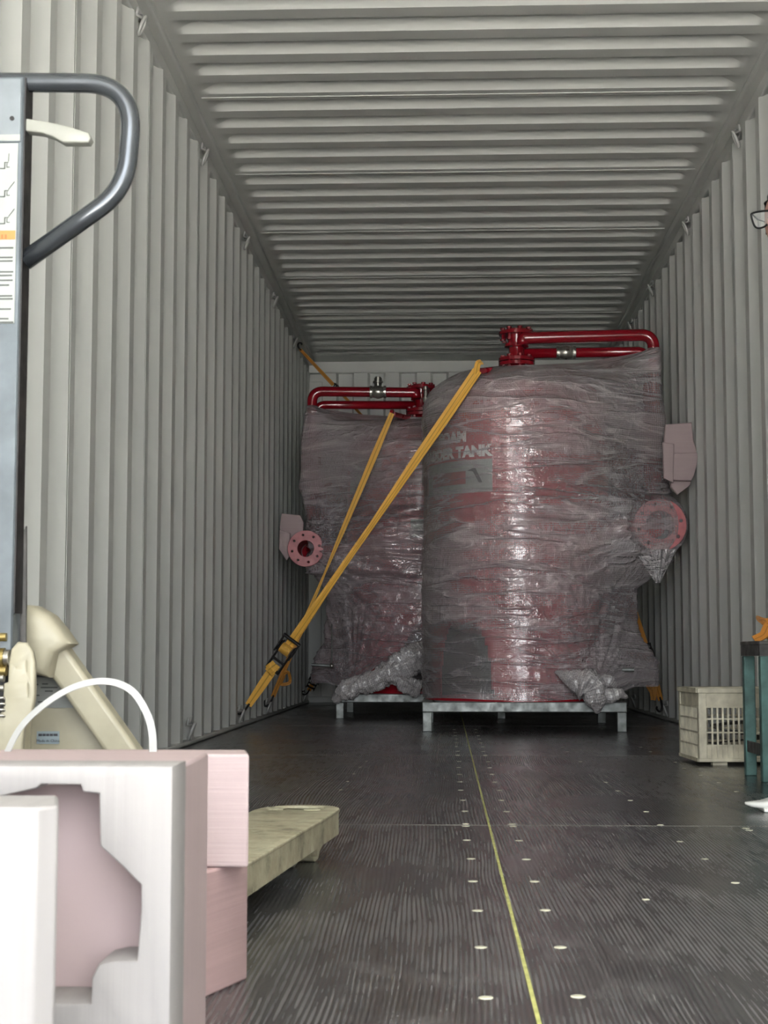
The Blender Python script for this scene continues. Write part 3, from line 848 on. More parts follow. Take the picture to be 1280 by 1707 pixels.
# knots and bundles of wrap at the foot of the tanks
k1 = lump(B1, 'wrap_knot', [at(925, 1120, 7.70), at(960, 1134, 7.66), at(985, 1145, 7.64), at(992, 1165, 7.64), at(996, 1188, 7.66)], [.006, .045, .078, .055, .052, .012], WRAPB, w1, 2.0)
lump(B1, 'wrap_tail', [at(995, 1158, 7.66), at(1015, 1160, 7.64), at(1032, 1156, 7.64), at(1046, 1163, 7.66)], [.03, .035, .028, .006], WRAPB, w1, 7.0, n=24, m=24, flat=.6)
lump(B1, 'wrap_tail', [at(1000, 1140, 7.68), at(1015, 1136, 7.66), at(1028, 1146, 7.67)], [.03, .035, .008], WRAPB, w1, 9.0, n=24, m=24, flat=.6)
lump(B2, 'wrap_bundle', [at(556, 1168, 9.20), at(580, 1150, 9.16), at(615, 1138, 9.14), at(655, 1118, 9.14), at(690, 1098, 9.16), at(712, 1085, 9.2)], [.02, .06, .055, .075, .085, .06], WRAPB, w2, 4.0, n=44, m=80, crump=.3, flat=.7)
lump(B2, 'wrap_bundle', [at(650, 1128, 9.16), at(675, 1140, 9.13), at(700, 1150, 9.16)], [.03, .045, .05], WRAPB, w2, 6.0, n=30, m=30, crump=.4, flat=.7)
# loose flap of wrap under the near flange
def sheet(name, P, mat, parent, seed, nu=24, nv=24, amp=.01):
    """P: four corners as world points (tl, tr, br, bl)"""
    V = []; UV = []; F = []
    for j in range(nv+1):
        for i in range(nu+1):
            u, v = i/nu, j/nv
            p = (P[0]*(1-u)+P[1]*u)*(1-v)+(P[3]*(1-u)+P[2]*u)*v
            q = noise.fractal(Vector((u*9, v*1.5, seed)), .9, 2, 4)
            p = p+Vector((0, -1, 0))*amp*(q*2+math.sin(u*math.pi)*2)
            V.append(tuple(p-parent.parent.location)); UV.append((u*.25, v*.2))
    for j in range(nv):
        for i in range(nu):
            a = j*(nu+1)+i; F.append((a, a+1, a+nu+2, a+nu+1))
    me = bpy.data.meshes.new(name); me.from_pydata(V, [], F)
    uvl = me.uv_layers.new(name='UVMap'); idx = np.empty(len(me.loops), dtype=np.int32); me.loops.foreach_get('vertex_index', idx)
    uvl.data.foreach_set('uv', np.array(UV, dtype=np.float32)[idx].ravel())
    for p in me.polygons: p.use_smooth = True
    me.materials.append(mat); o = bpy.data.objects.new(name, me); C.objects.link(o); o.parent = parent
    return o
sheet('wrap_flap', [at(1058, 918, 7.96), at(1128, 915, 7.96), at(1100, 972, 8.0), at(1092, 972, 7.98)], WRAP, w1, 3.0)

# ---------------------------------------------------------------- ratchet straps
def ribbon(name, pts, widths, normals, mat, parent, th=.003, seg=60):
    """flat webbing along pts; the widths and the flat side turn along the way"""
    P = bez(pts, seg) if len(pts) > 2 else [Vector(pts[0]).lerp(Vector(pts[1]), k/seg) for k in range(seg+1)]
    m = len(P); V = []; UV = []; F = []; L = 0
    for i, p in enumerate(P):
        s = i/(m-1)
        t = (P[min(i+1, m-1)]-P[max(i-1, 0)]).normalized()
        nn = normals(s); nn = (nn-t*nn.dot(t)).normalized(); b = t.cross(nn)
        w = widths(s)/2
        if i: L += (P[i]-P[i-1]).length
        for (a, c, uu) in ((-1, 1, 0), (1, 1, 1), (1, -1, 1), (-1, -1, 0)):
            V.append(p+b*a*w+nn*c*th/2); UV.append((uu, L))
    for i in range(m-1):
        for k in range(4):
            F.append((i*4+k, i*4+(k+1) % 4, (i+1)*4+(k+1) % 4, (i+1)*4+k))
    F += [(3, 2, 1, 0), tuple((m-1)*4+k for k in range(4))]
    me = bpy.data.meshes.new(name); me.from_pydata([tuple(v-Vector(parent.location)) for v in V], [], F)
    uvl = me.uv_layers.new(name='UVMap'); idx = np.empty(len(me.loops), dtype=np.int32); me.loops.foreach_get('vertex_index', idx)
    uvl.data.foreach_set('uv', np.array(UV, dtype=np.float32)[idx].ravel())
    me.materials.append(mat); o = bpy.data.objects.new(name, me); C.objects.link(o); o.parent = parent
    return o
def PB(mb, nm, mat, root, **k):
    o = mb.build(nm, mat, None, **k); o.parent = root
    q = root; off = Vector((0, 0, 0))
    while q is not None: off += Vector(q.location); q = q.parent
    for v in o.data.vertices: v.co -= off
    return o
def hook(root, p, up, mat=BLACKM):
    p = Vector(p); up = Vector(up).normalized(); sd = up.cross(Vector((0, 1, 0))).normalized()
    pts = [p+up*.06, p+up*.02, p-up*.01+sd*.008, p-up*.02+sd*.025, p-up*.0+sd*.036, p+up*.012+sd*.03]
    return PB(MB().tube(bez(pts, 20), .006, 8), 'hook', mat, root, smooth=True)
def ratchet(root, p, t, nn, s=1.0, webmat=None, parentless=None):
    """ratchet buckle centred at p, strap running along t, its face towards nn"""
    t = Vector(t).normalized(); nn = Vector(nn); nn = (nn-t*nn.dot(t)).normalized(); b = t.cross(nn)
    M = Matrix(((t.x, b.x, nn.x, p[0]), (t.y, b.y, nn.y, p[1]), (t.z, b.z, nn.z, p[2]), (0, 0, 0, 1)))
    fr = MB()
    for sd in (-1, 1):
        fr.box((-.085*s, sd*.031*s-.003, -.012*s), (.06*s, sd*.031*s+.003, .022*s), M)
        fr.lathe([(.026*s, -.003), (.026*s, .003)], M @ Vector((.03*s, sd*.038*s, .015*s)), b, 18)
    fr.box((-.088*s, -.034*s, -.004*s), (-.074*s, .034*s, .006*s), M)
    fr.box((-.035*s, -.034*s, .012*s), (-.025*s, .034*s, .024*s), M)
    body = PB(fr, 'ratchet_frame', BLACKM, root, bevel=.0015)
    hd = MB(); hd.box((.0, -.043*s, .02*s), (.085*s, -.037*s, .034*s), M); hd.box((.0, .037*s, .02*s), (.085*s, .043*s, .034*s), M)
    hd.tube([M @ Vector((.085*s, -.045*s, .027*s)), M @ Vector((.085*s, .045*s, .027*s))], .008*s, 10)
    PB(hd, 'ratchet_handle', BLACKM, root)
    # webbing wound on the spindle
    w = MB(); c = M @ Vector((.03*s, 0, .015*s))
    w.lathe([(.010*s, -.026*s), (.024*s, -.025*s), (.0245*s, 0), (.024*s, .025*s), (.010*s, .026*s)], c, b, 22)
    PB(w, 'webbing_roll', webmat or STRAP, root, auto=40)
    return body
CAMV = Vector((0, -1, 0.05))
def wid(tab): return lambda s: lerp_tab(tab, s)
# 1: near tank to the left wall
R1 = Vector((XL+.02, 8.10, .075))
s1 = empty('ratchet_strap', R1); tag(s1, 'long yellow strap from the nearer tank to the left wall, large black ratchet', 'strap', None)
d1 = (L1-R1).normalized()
rp = R1.lerp(L1, .175)
Lp = L1+Vector((-.004, -.022, .004))
def nrm_twist(a0, a1, mid=.5, sh=.15):
    def f(s):
        t = min(1, max(0, (s-mid+sh)/(2*sh))); t = t*t*(3-2*t); a = a0+(a1-a0)*t
        return Vector((math.sin(a), -math.cos(a), .1))
    return f
ribbon('webbing', [rp+d1*.05, Lp], wid([(0, .05), (.2, .036), (.45, .022), (.7, .038), (1, .036)]), nrm_twist(.1, .1), STRAP, s1)
ribbon('webbing', [rp+d1*.05+Vector((.0, -.006, -.004)), Lp+Vector((.02, -.008, -.01))], wid([(0, .04), (.3, .018), (.6, .022), (.85, .03), (1, .02)]), nrm_twist(-.4, -.3), STRAP, s1)
ribbon('webbing', [R1+d1*.05, rp-d1*.06], wid([(0, .036), (.5, .048), (1, .05)]), nrm_twist(.2, 0), STRAP, s1)
ribbon('webbing_loop', [Lp+Vector((0, .0, -.02)), Lp+Vector((.01, -.012, .03)), Lp+Vector((.03, .02, .045))], wid([(0, .03), (1, .03)]), lambda s: Vector((.3, -1, .3)), STRAP, s1, seg=12)
ratchet(s1, rp, d1, (0.1, -1, .25), 1.15)
# loose tail wound beside the ratchet
bb = d1.cross(Vector((0, -1, 0))).normalized()
for q, (a, w_) in enumerate(((-.125, .052), (-.11, .05))):
    p0 = rp+d1*(-.06)+Vector((0, -.02-.006*q, 0)); p1 = rp+d1*(a)+Vector((-.012*q, -.03, .01))
    ribbon('strap_tail', [p0, p0.lerp(p1, .5)+Vector((0, -.012, 0)), p1], wid([(0, w_), (1, w_)]), lambda s: Vector((.1, -1, .2)), STRAP, s1, seg=10)
hook(s1, R1, d1)
# 2: far tank to the left wall
R2 = Vector((XL+.02, 9.33, .08))
s2 = empty('ratchet_strap', R2); tag(s2, 'shorter yellow strap from the farther tank to the left wall', 'strap', None)
d2 = (L2-R2).normalized(); L2p = L2+Vector((0, -.03, 0)); d2 = (L2p-R2).normalized()
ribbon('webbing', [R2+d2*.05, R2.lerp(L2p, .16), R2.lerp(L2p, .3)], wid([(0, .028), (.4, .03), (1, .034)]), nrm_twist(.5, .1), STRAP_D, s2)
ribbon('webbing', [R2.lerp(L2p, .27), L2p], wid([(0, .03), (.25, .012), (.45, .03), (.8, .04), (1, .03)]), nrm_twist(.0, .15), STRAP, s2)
ratchet(s2, R2.lerp(L2p, .275), d2, (.1, -1, .2), .55)
tw = R2.lerp(L2p, .1)
ribbon('strap_tail', [tw, tw+Vector((.04, -.03, .02)), tw+Vector((.05, -.03, -.04)), tw+Vector((.0, -.035, -.05)), tw+Vector((.02, -.03, -.0))], wid([(0, .02), (1, .02)]), lambda s: Vector((math.sin(s*5), -1, .3)), STRAP_D, s2, seg=24)
hook(s2, R2, d2)
# 3: upper left rail to the back of the far tank
R3 = Vector((XL+.03, 10.85, 2.545))
s3 = empty('ratchet_strap', R3); tag(s3, 'dim ochre ratchet strap under the roof from the top of the left wall', 'strap', None)
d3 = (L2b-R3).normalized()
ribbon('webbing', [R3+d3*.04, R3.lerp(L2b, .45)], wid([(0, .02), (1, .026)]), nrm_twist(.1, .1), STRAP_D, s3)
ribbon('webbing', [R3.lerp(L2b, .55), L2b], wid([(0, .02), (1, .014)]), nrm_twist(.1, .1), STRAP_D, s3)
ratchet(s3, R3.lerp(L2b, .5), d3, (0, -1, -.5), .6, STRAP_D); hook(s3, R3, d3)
# 4: near tank's back lug to the right wall
R4 = Vector((XR-.03, 8.98, .08))
s4 = empty('ratchet_strap', R4); tag(s4, 'amber ratchet strap behind the nearer tank down to the foot of the right wall', 'strap', None)
d4 = (L1b+Vector((.03, .05, 0))-R4).normalized(); L4 = L1b+Vector((.03, .05, 0))
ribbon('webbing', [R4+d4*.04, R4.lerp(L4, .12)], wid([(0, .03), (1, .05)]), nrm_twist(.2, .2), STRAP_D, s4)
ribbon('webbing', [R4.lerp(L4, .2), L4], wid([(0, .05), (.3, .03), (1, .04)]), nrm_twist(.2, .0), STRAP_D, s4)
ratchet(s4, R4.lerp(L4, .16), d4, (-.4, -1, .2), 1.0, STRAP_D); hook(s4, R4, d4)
for q in range(3):
    p = R4+d4*.15
    ribbon('strap_tail', [p+Vector((-.01*q, -.03, .02)), p+Vector((-.05+.02*q, -.05, .0)), p+Vector((-.02, -.05, -.06-.02*q))], wid([(0, .035), (1, .03)]), lambda s: Vector((.6-s, -1, .3)), STRAP_D, s4, seg=14)
# 5: far tank's back to the far left corner
R5 = Vector((XL+.03, 11.72, .08)); L5 = Vector((.0, 10.15, 1.78))
s5 = empty('ratchet_strap', R5); tag(s5, 'short stretch of amber strap low in the far left corner behind the tank', 'strap', None)
d5 = (L5-R5).normalized()
ribbon('webbing', [R5+d5*.04, L5], wid([(0, .03), (.2, .05), (1, .03)]), nrm_twist(.2, .1), STRAP_D, s5)
ratchet(s5, R5+d5*.16, d5, (.2, -1, .2), 1.0, STRAP_D); hook(s5, R5, d5)

# ---------------------------------------------------------------- foam pads stuffed between tank and wall
def pad(name, label, outline, Y, th, mat, seed, creases, loc):
    root = empty(name, loc); tag(root, label, 'foam pad')
    pts = [at(x, y, Y) for x, y in outline]
    M = Matrix(((1, 0, 0, 0), (0, 0, 1, Y), (0, 1, 0, 0), (0, 0, 0, 1)))
    mb = plate([[(p.x, p.z) for p in pts]], th, M, bevel=.01)
    o = PB(mb, 'folded_sheet', mat, root, bevel=.0)
    return root
def soft_pad(name, label, polys, mat):
    ctr = at(*polys[0][0][0], polys[0][1]); root = empty(name, (ctr.x, polys[0][1], ctr.z)); tag(root, label, 'foam pad')
    for outline, Y, th in polys:
        pts = [at(x, y, Y) for x, y in outline]
        M = Matrix(((1, 0, 0, 0), (0, 0, 1, Y), (0, 1, 0, 0), (0, 0, 0, 1)))
        mb = plate([[(p.x, p.z) for p in pts]], th, M, bevel=.006)
        PB(mb, 'folded_sheet', mat, root, auto=50)
    return root
soft_pad('foam_pad', 'crumpled pink foam sheet wedged between the nearer tank and the right wall', [
    ([(1110, 710), (1150, 707), (1153, 735), (1160, 757), (1118, 759), (1108, 740)], 7.84, .04),
    ([(1119, 758), (1160, 757), (1162, 765), (1153, 795), (1150, 800), (1120, 799)], 7.82, .04),
    ([(1106, 740), (1121, 742), (1120, 802), (1108, 796)], 7.80, .03),
    ([(1118, 799), (1150, 798), (1148, 808), (1129, 822), (1120, 812)], 7.87, .04)], FOAM)
soft_pad('foam_pad', 'small pink foam sheet wedged against the left wall above the open flange', [
    ([(471, 858), (500, 861), (505, 872), (503, 900), (474, 893), (468, 880)], 9.55, .04),
    ([(468, 885), (482, 890), (484, 925), (478, 932), (467, 915)], 9.50, .04)], FOAM)

# ---------------------------------------------------------------- foam blocks in front
def box_part(root, nm, lo, hi, mat, bev=.003, seg=2):
    return PB(MB().box(lo, hi), nm, mat, root, bevel=bev, seg=seg)
# rear block: lower body and upper slab
b3 = empty('foam_block', (-.4, 1.85, 0)); tag(b3, 'two-layer pink foam block behind the others, upper slab overhanging', 'foam block')
M = Matrix.Translation((0, 0, 0))
def quadbox(root, nm, foot, z0, z1, mat, bev=.003):
    vs = [(x, y, z0) for x, y in foot]+[(x, y, z1) for x, y in foot]; n = len(foot)
    fs = [tuple(reversed(range(n))), tuple(range(n, 2*n))]+[(i, (i+1) % n, n+(i+1) % n, n+i) for i in range(n)]
    return PB(MB().add(vs, fs), nm, mat, root, bevel=bev)
pA = at(336, 1655, 1.75); pB = at(411, 1622, 1.86)
quadbox(b3, 'lower_slab', [(-.53, 1.75), (pA.x-.002, 1.75), (pB.x, 1.86), (pB.x-.01, 1.90), (-.53, 1.90)], 0.0, at(411, 1447, 1.79).z, FOAMD)
zt3 = at(411, 1447, 1.79).z
quadbox(b3, 'upper_slab', [(-.53, 1.79), (at(415, 1300, 1.79).x, 1.79), (at(410, 1300, 1.87).x, 1.87), (-.53, 1.87)], zt3+.0005, at(416, 1256, 1.80).z, FOAM)
# middle block with the die-cut recess
Yf = 1.36
b2 = empty('foam_block', (-.40, 1.4, 0)); tag(b2, 'large pink foam block with an irregular recess cut into its front', 'foam block')
xr2 = at(281, 1400, Yf).x; zt2 = at(281, 1283, Yf).z
hole = [(-60, 1345), (0, 1322), (58, 1309), (66, 1302), (138, 1303), (142, 1315), (170, 1318), (172, 1408), (205, 1438), (240, 1473), (240, 1520), (233, 1608), (190, 1608), (168, 1613), (158, 1632), (156, 1680), (90, 1678), (-60, 1678)]
hw = [at(x, y, Yf) for x, y in hole]
outer = [(-.62, 0), (xr2, 0), (xr2, zt2), (-.62, zt2)]
Mx = Matrix(((1, 0, 0, 0), (0, 0, 1, Yf+.035), (0, 1, 0, 0), (0, 0, 0, 1)))
PB(plate([outer, [(p.x, p.z) for p in hw]], .07, Mx, bevel=.003), 'cut_out_sheet', FOAMW, b2, auto=40)  # pink sheet coloured near white for the strong light on its front
quadbox(b2, 'backing_slab', [(-.62, Yf+.071), (xr2+.0, Yf+.071), (xr2-.004, 1.61), (-.62, 1.61)], 0, zt2-.001, FOAMV)
PB(MB().box((-.40, Yf+.04, 0), (-.235-.07, Yf+.072, at(120, 1676, Yf).z)), 'ledge', FOAM, b2, bevel=.004)
# strap band arched over the block
pth = [at(x, y, 1.825) for x, y in ((6, 1266), (35, 1212), (80, 1170), (130, 1143), (180, 1136), (220, 1152), (245, 1190), (254, 1225), (255, 1266))]
bd = empty('packing_band', (pth[0].x, 1.825, pth[0].z)); tag(bd, 'white plastic packing band arching up above the pink foam blocks', 'packing band')
def bn(s): return Vector((.0, -1, .35)) if True else None
ribbon('band', pth, wid([(0, .008), (.5, .008), (1, .009)]), lambda s: Vector((-.25+.5*s, -1, .45)), BANDW, bd, th=.0012, seg=64)
# nearest white foam
b1 = empty('foam_block', (-.42, 1.15, 0)); tag(b1, 'white foam slab nearest the camera at the bottom left corner', 'foam block')
Y1_ = 1.16; xr1 = at(95, 1500, Y1_).x; zt1 = at(60, 1346, Y1_).z
quadbox(b1, 'front_slab', [(-.50, Y1_), (at(57, 1500, Y1_).x, Y1_), (at(95, 1500, 1.176).x, 1.176), (at(94, 1500, 1.26).x, 1.26), (-.50, 1.26)], 0, zt1, FOAMW)

# ---------------------------------------------------------------- pallet truck
pj = empty('pallet_truck', (-.575, 2.15, 0)); tag(pj, 'cream hand pallet truck with dark loop handle at the left edge', 'pallet truck')
Yh = 2.06; XH = at(-6, 600, Yh).x
def mir(p): return Vector((2*XH-p.x, p.y, p.z))
def hp(px, py, Y=Yh): return at(px, py, Y)
# handle shaft: folded channel
zt_ = hp(20, 131).z; zb_ = hp(20, 1085).z; hw_ = hp(31, 600).x-XH
PB(MB().box((XH-hw_, Yh-.006, zb_), (XH+hw_, Yh+.002, zt_)).box((XH-hw_-.001, Yh-.004, zb_), (XH-hw_+.004, Yh+.032, zt_)).box((XH+hw_-.004, Yh-.004, zb_), (XH+hw_+.001, Yh+.032, zt_)), 'handle_shaft', BLUEGREY, pj, bevel=.0015)
PB(MB().box((XH+hw_+.0008, Yh-.003, zb_+.05), (XH+hw_+.003, Yh+.033, zt_)), 'shaft_side_shade', BLACKM, pj)  # black strip painting in the shade on the channel's side face
PB(MB().box((XH-hw_+.001, Yh-.0085, hp(0, 240).z), (XH+hw_-.002, Yh-.0062, hp(0, 135).z)), 'cover_plate', SILVER, pj, bevel=.001)
PB(MB().lathe([(.0032, -.001), (.0032, .001)], (hp(23, 201).x, Yh-.0088, hp(23, 201).z), (0, 1, 0), 12), 'rivet', BLACKM, pj)
stk = PB(MB().box((XH-hw_+.003, Yh-.0075, hp(0, 541).z), (XH+hw_-.005, Yh-.0062, hp(0, 242).z)), 'instruction_sticker', PAPER, pj)
PB(MB().box((XH-hw_+.003, Yh-.0080, hp(0, 402).z), (XH+hw_-.006, Yh-.0076, hp(0, 387).z)), 'orange_band', ORANGE, stk)
ypr = Yh-.0082
def pbar(x0, y0, x1, y1):
    a = at(x0, y0, ypr); b = at(x1, y1, ypr); pr.box((min(a.x, b.x), ypr-.0002, min(a.z, b.z)), (max(a.x, b.x), ypr+.0005, max(a.z, b.z)))
for (yy) in (258, 305, 350):
    pr = MB()
    pbar(-4, yy+22, 8, yy+23.5); pbar(7, yy+12, 8.5, yy+23); pbar(8, yy+12, 14, yy+13.2); pbar(11, yy+14, 12, yy+21); pbar(11, yy+20, 16, yy+21)
    a = [at(x, y, ypr) for x, y in ((11, yy+14), (15, yy+12) if yy == 258 else (24, yy-2))]
    pr.tube([at(14, yy+11, ypr), at(15 if yy == 258 else 24, yy-2, ypr)], .0005, 4)
    PB(pr, 'printed_diagram', PRINT, stk)['kind'] = 'stuff'
for yy, x1 in ((412, 22), (428, 21), (434, 21), (452, 22), (458, 20), (466, 21), (474, 15), (492, 20), (497, 21), (514, 18), (530, 14), (536, 22)):
    pr = MB(); pbar(-4, yy, x1, yy+2.2); PB(pr, 'printed_line', PRINT, stk)
pr = MB(); 
for x in (2, 8): pbar(x, 391, x+3, 398)
PB(pr, 'orange_band_print', simple('dark_orange_print', (.5, .13, .03), .5, bmp=0), stk)
PB(text_mb('', .01) if False else MB().box((XH-hw_+.001, Yh-.0090, hp(0, 238).z), (XH+hw_-.002, Yh-.0086, hp(0, 228).z)), 'plate_edge', LABELG, pj)
# loop
r_ = .0133
half = [hp(36, 431), hp(62, 412), hp(150, 350), hp(180, 325), hp(204, 288), hp(216, 235), hp(213, 200), hp(197, 168), hp(170, 145), hp(135, 136), hp(90, 134), hp(40, 132), hp(-6, 131)]
sm = fillet([hp(36, 431), hp(205, 311), hp(221, 133), hp(-6, 131)], [.045, .072], 16)
full = sm+[mir(p) for p in reversed(sm[:-1])]
for p in full: p.y += .014
PB(MB().tube(full, r_, 20), 'handle_loop', DARKSTEEL, pj, smooth=True)
# control lever
lev = [(30, 197), (45, 199), (72, 203), (110, 211), (145, 222), (148, 229), (145, 234), (105, 234), (88, 224), (70, 218), (45, 215), (30, 213)]
lp = [hp(x, y) for x, y in lev]
Ml = Matrix(((1, 0, 0, 0), (0, 0, 1, Yh+.012), (0, 1, 0, 0), (0, 0, 0, 1)))
PB(plate([[(p.x, p.z) for p in lp]], .02, Ml, bevel=.002), 'control_lever', WHITEPL, pj, auto=50)
# lower gusset blade on the shaft
bl = [(41, 876), (36, 885), (30, 930), (24, 990), (20, 1062), (22, 1100), (40, 1100), (41, 1000)]
lp = [hp(x, y, Yh+.03) for x, y in bl]
PB(plate([[(p.x, p.z) for p in lp]], .006, Matrix(((1, 0, 0, 0), (0, 0, 1, Yh+.04), (0, 1, 0, 0), (0, 0, 0, 1)))), 'shaft_gusset', BROWNM, pj)
# pump parts
Yp = 2.07
pm = MB(); a = hp(-6, 1165, Yp)
pm.box((XH-.03, Yp+.0, hp(0, 1210).z), (XH+.022, Yp+.09, hp(0, 1062).z))
PB(pm, 'pump_block', BLACKM, pj, bevel=.004)
for (x, y, w, r, mt, nm) in ((0, 1062, 22, 7, BRASS, 'spring_pin'), (-4, 1096, 24, 16, BRASS, 'brass_roller'), (11, 1096, 10, 13, STEEL, 'roller_collar'), (-2, 1118, 26, 9, BRASS, 'brass_pin'), (3, 1130, 8, 7, STEEL, 'bolt'), (3, 1147, 8, 6, STEEL, 'bolt')):
    p = hp(x-w/2, y, Yp-.02); q = hp(x+w/2, y, Yp-.02); PB(MB().cyl(p, q, r*.00079, 16), nm, mt, pj, auto=40)
for k in range(4): 
    PB(MB().tube([hp(-12, 1165+k*9, Yp-.02), hp(5, 1163+k*10, Yp-.025), hp(16, 1172+k*8, Yp-.01)], .0022, 6), 'spring_coil', STEEL, pj, smooth=True)
# cream pump yoke with slots
yk = [(0, 1195), (10, 1187), (14, 1165), (11, 1160), (12, 1142), (19, 1140), (20, 1105), (24, 1084), (33, 1074), (44, 1075), (52, 1086), (56, 1105), (56, 1150), (55, 1168), (50, 1190), (38, 1215), (30, 1300), (-12, 1300), (-12, 1200)]
def slot(cx, cy, w, h): return [(cx+w*math.cos(2*math.pi*k/14), cy+h*math.sin(2*math.pi*k/14)) for k in range(14)]
Yy = 2.055
def conv(L, Y): return [(p.x, p.z) for p in (at(x, y, Y) for x, y in L)]
My = Matrix(((1, 0, 0, 0), (0, 0, 1, Yy), (0, 1, 0, 0), (0, 0, 0, 1)))
PB(plate([conv(yk, Yy), conv(slot(46, 1111, 3.4, 12), Yy), conv(slot(48.5, 1150, 3.4, 13), Yy), conv(slot(28, 1113, 2.6, 2.8), Yy)], .014, My, bevel=.003), 'pump_yoke', CREAM, pj, auto=50)
# headstock: hooded top, slanting arms, plate
Yq = 2.20
hd = [(38, 1022), (58, 1024), (80, 1037), (96, 1056), (105, 1069), (86, 1080), (79, 1112), (62, 1108), (55, 1080), (44, 1074), (38, 1074)]
Mh = Matrix(((1, 0, 0, 0), (0, 0, 1, Yq-.02), (0, 1, 0, 0), (0, 0, 0, 1)))
hdm = conv(hd, Yq-.02); xm = XH
PB(plate([hdm], .07, Mh, bevel=.012), 'headstock_hood', CREAM, pj, auto=50)
PB(plate([[(2*xm-x, z) for x, z in hdm]], .07, Mh, bevel=.012), 'headstock_hood', CREAM, pj, auto=50)
a0 = at(90, 1085, Yq); a1 = at(345, 1447, Yq+.03)
for s_ in (1, -1):
    q0, q1 = (a0, a1) if s_ > 0 else (mir(a0), mir(a1))
    t = (q1-q0).normalized(); Mt = frame_m(q0, t, (0, 1, 0))
    L_ = (q1-q0).length
    PB(MB().box((-.01, -.022, -.020), (L_, .022, .020), Mt), 'slanting_arm', CREAM, pj, bevel=.007, seg=3)
    PB(MB().tube([q0+Mt.to_3x3() @ Vector((.004, yy_, zz_)) for yy_, zz_ in ((-.024, -.021), (-.024, .021), (.024, .021))], .004, 8), 'weld_bead', CREAM, pj, smooth=True)
pt = [(38, 1080), (86, 1090), (330, 1440), (XH and -345, 1440), (-100, 1090)]
pm_ = conv([(30, 1080), (86, 1090), (330, 1440), (30, 1440)], Yq+.03)
zlow = pm_[2][1]
poly = [(xm, pm_[0][1]), pm_[1], pm_[2], (2*xm-pm_[2][0], zlow), (2*xm-pm_[1][0], pm_[1][1])]
PB(plate([poly], .008, Matrix(((1, 0, 0, 0), (0, 0, 1, Yq+.035), (0, 1, 0, 0), (0, 0, 0, 1)))), 'headstock_plate', CREAM, pj)
yl = Yq+.0295
def lab(px0, py0, px1, py1, mat, nm, dy=0):
    a = at(px0, py1, yl-dy); b = at(px1, py0, yl-dy)
    return PB(MB().box((a.x, yl-dy-.0004, a.z), (b.x, yl-dy+.0004, b.z)), nm, mat, pj)
lab(56, 1098, 128, 1180, LABELG, 'rating_label')
lab(56, 1098, 128, 1126, simple('dull_print', (.30, .27, .24), .5, bmp=0), 'rating_label_head', .0006)
lab(56, 1125, 128, 1129, LOGO_DARK, 'rule_line', .001)
for (x0, y0, x1) in ((70, 1139, 80), (68, 1145, 96), (75, 1151, 88), (60, 1158, 66), (86, 1158, 96), (57, 1140, 64), (63, 1169, 72)):
    lab(x0, y0, x1, y0+2.2, PRINT, 'label_print', .001)
lab(61, 1219, 99, 1240, LABELB, 'origin_label')
pz = at(80, 1235, yl-.001)
PB(text_mb('Made in China', .0058, .0003, M=frame_m((pz.x, yl-.001, pz.z), (1, 0, 0), (0, 0, 1)), res=1), 'lettering', LOGO_DARK, pj)
pz = at(80, 1226, yl-.001)
for (x0, x1) in ((64, 70), (71, 76), (77, 82), (83, 88), (89, 96)): lab(x0, 1223, x1, 1227, LOGO_DARK, 'label_print', .001)
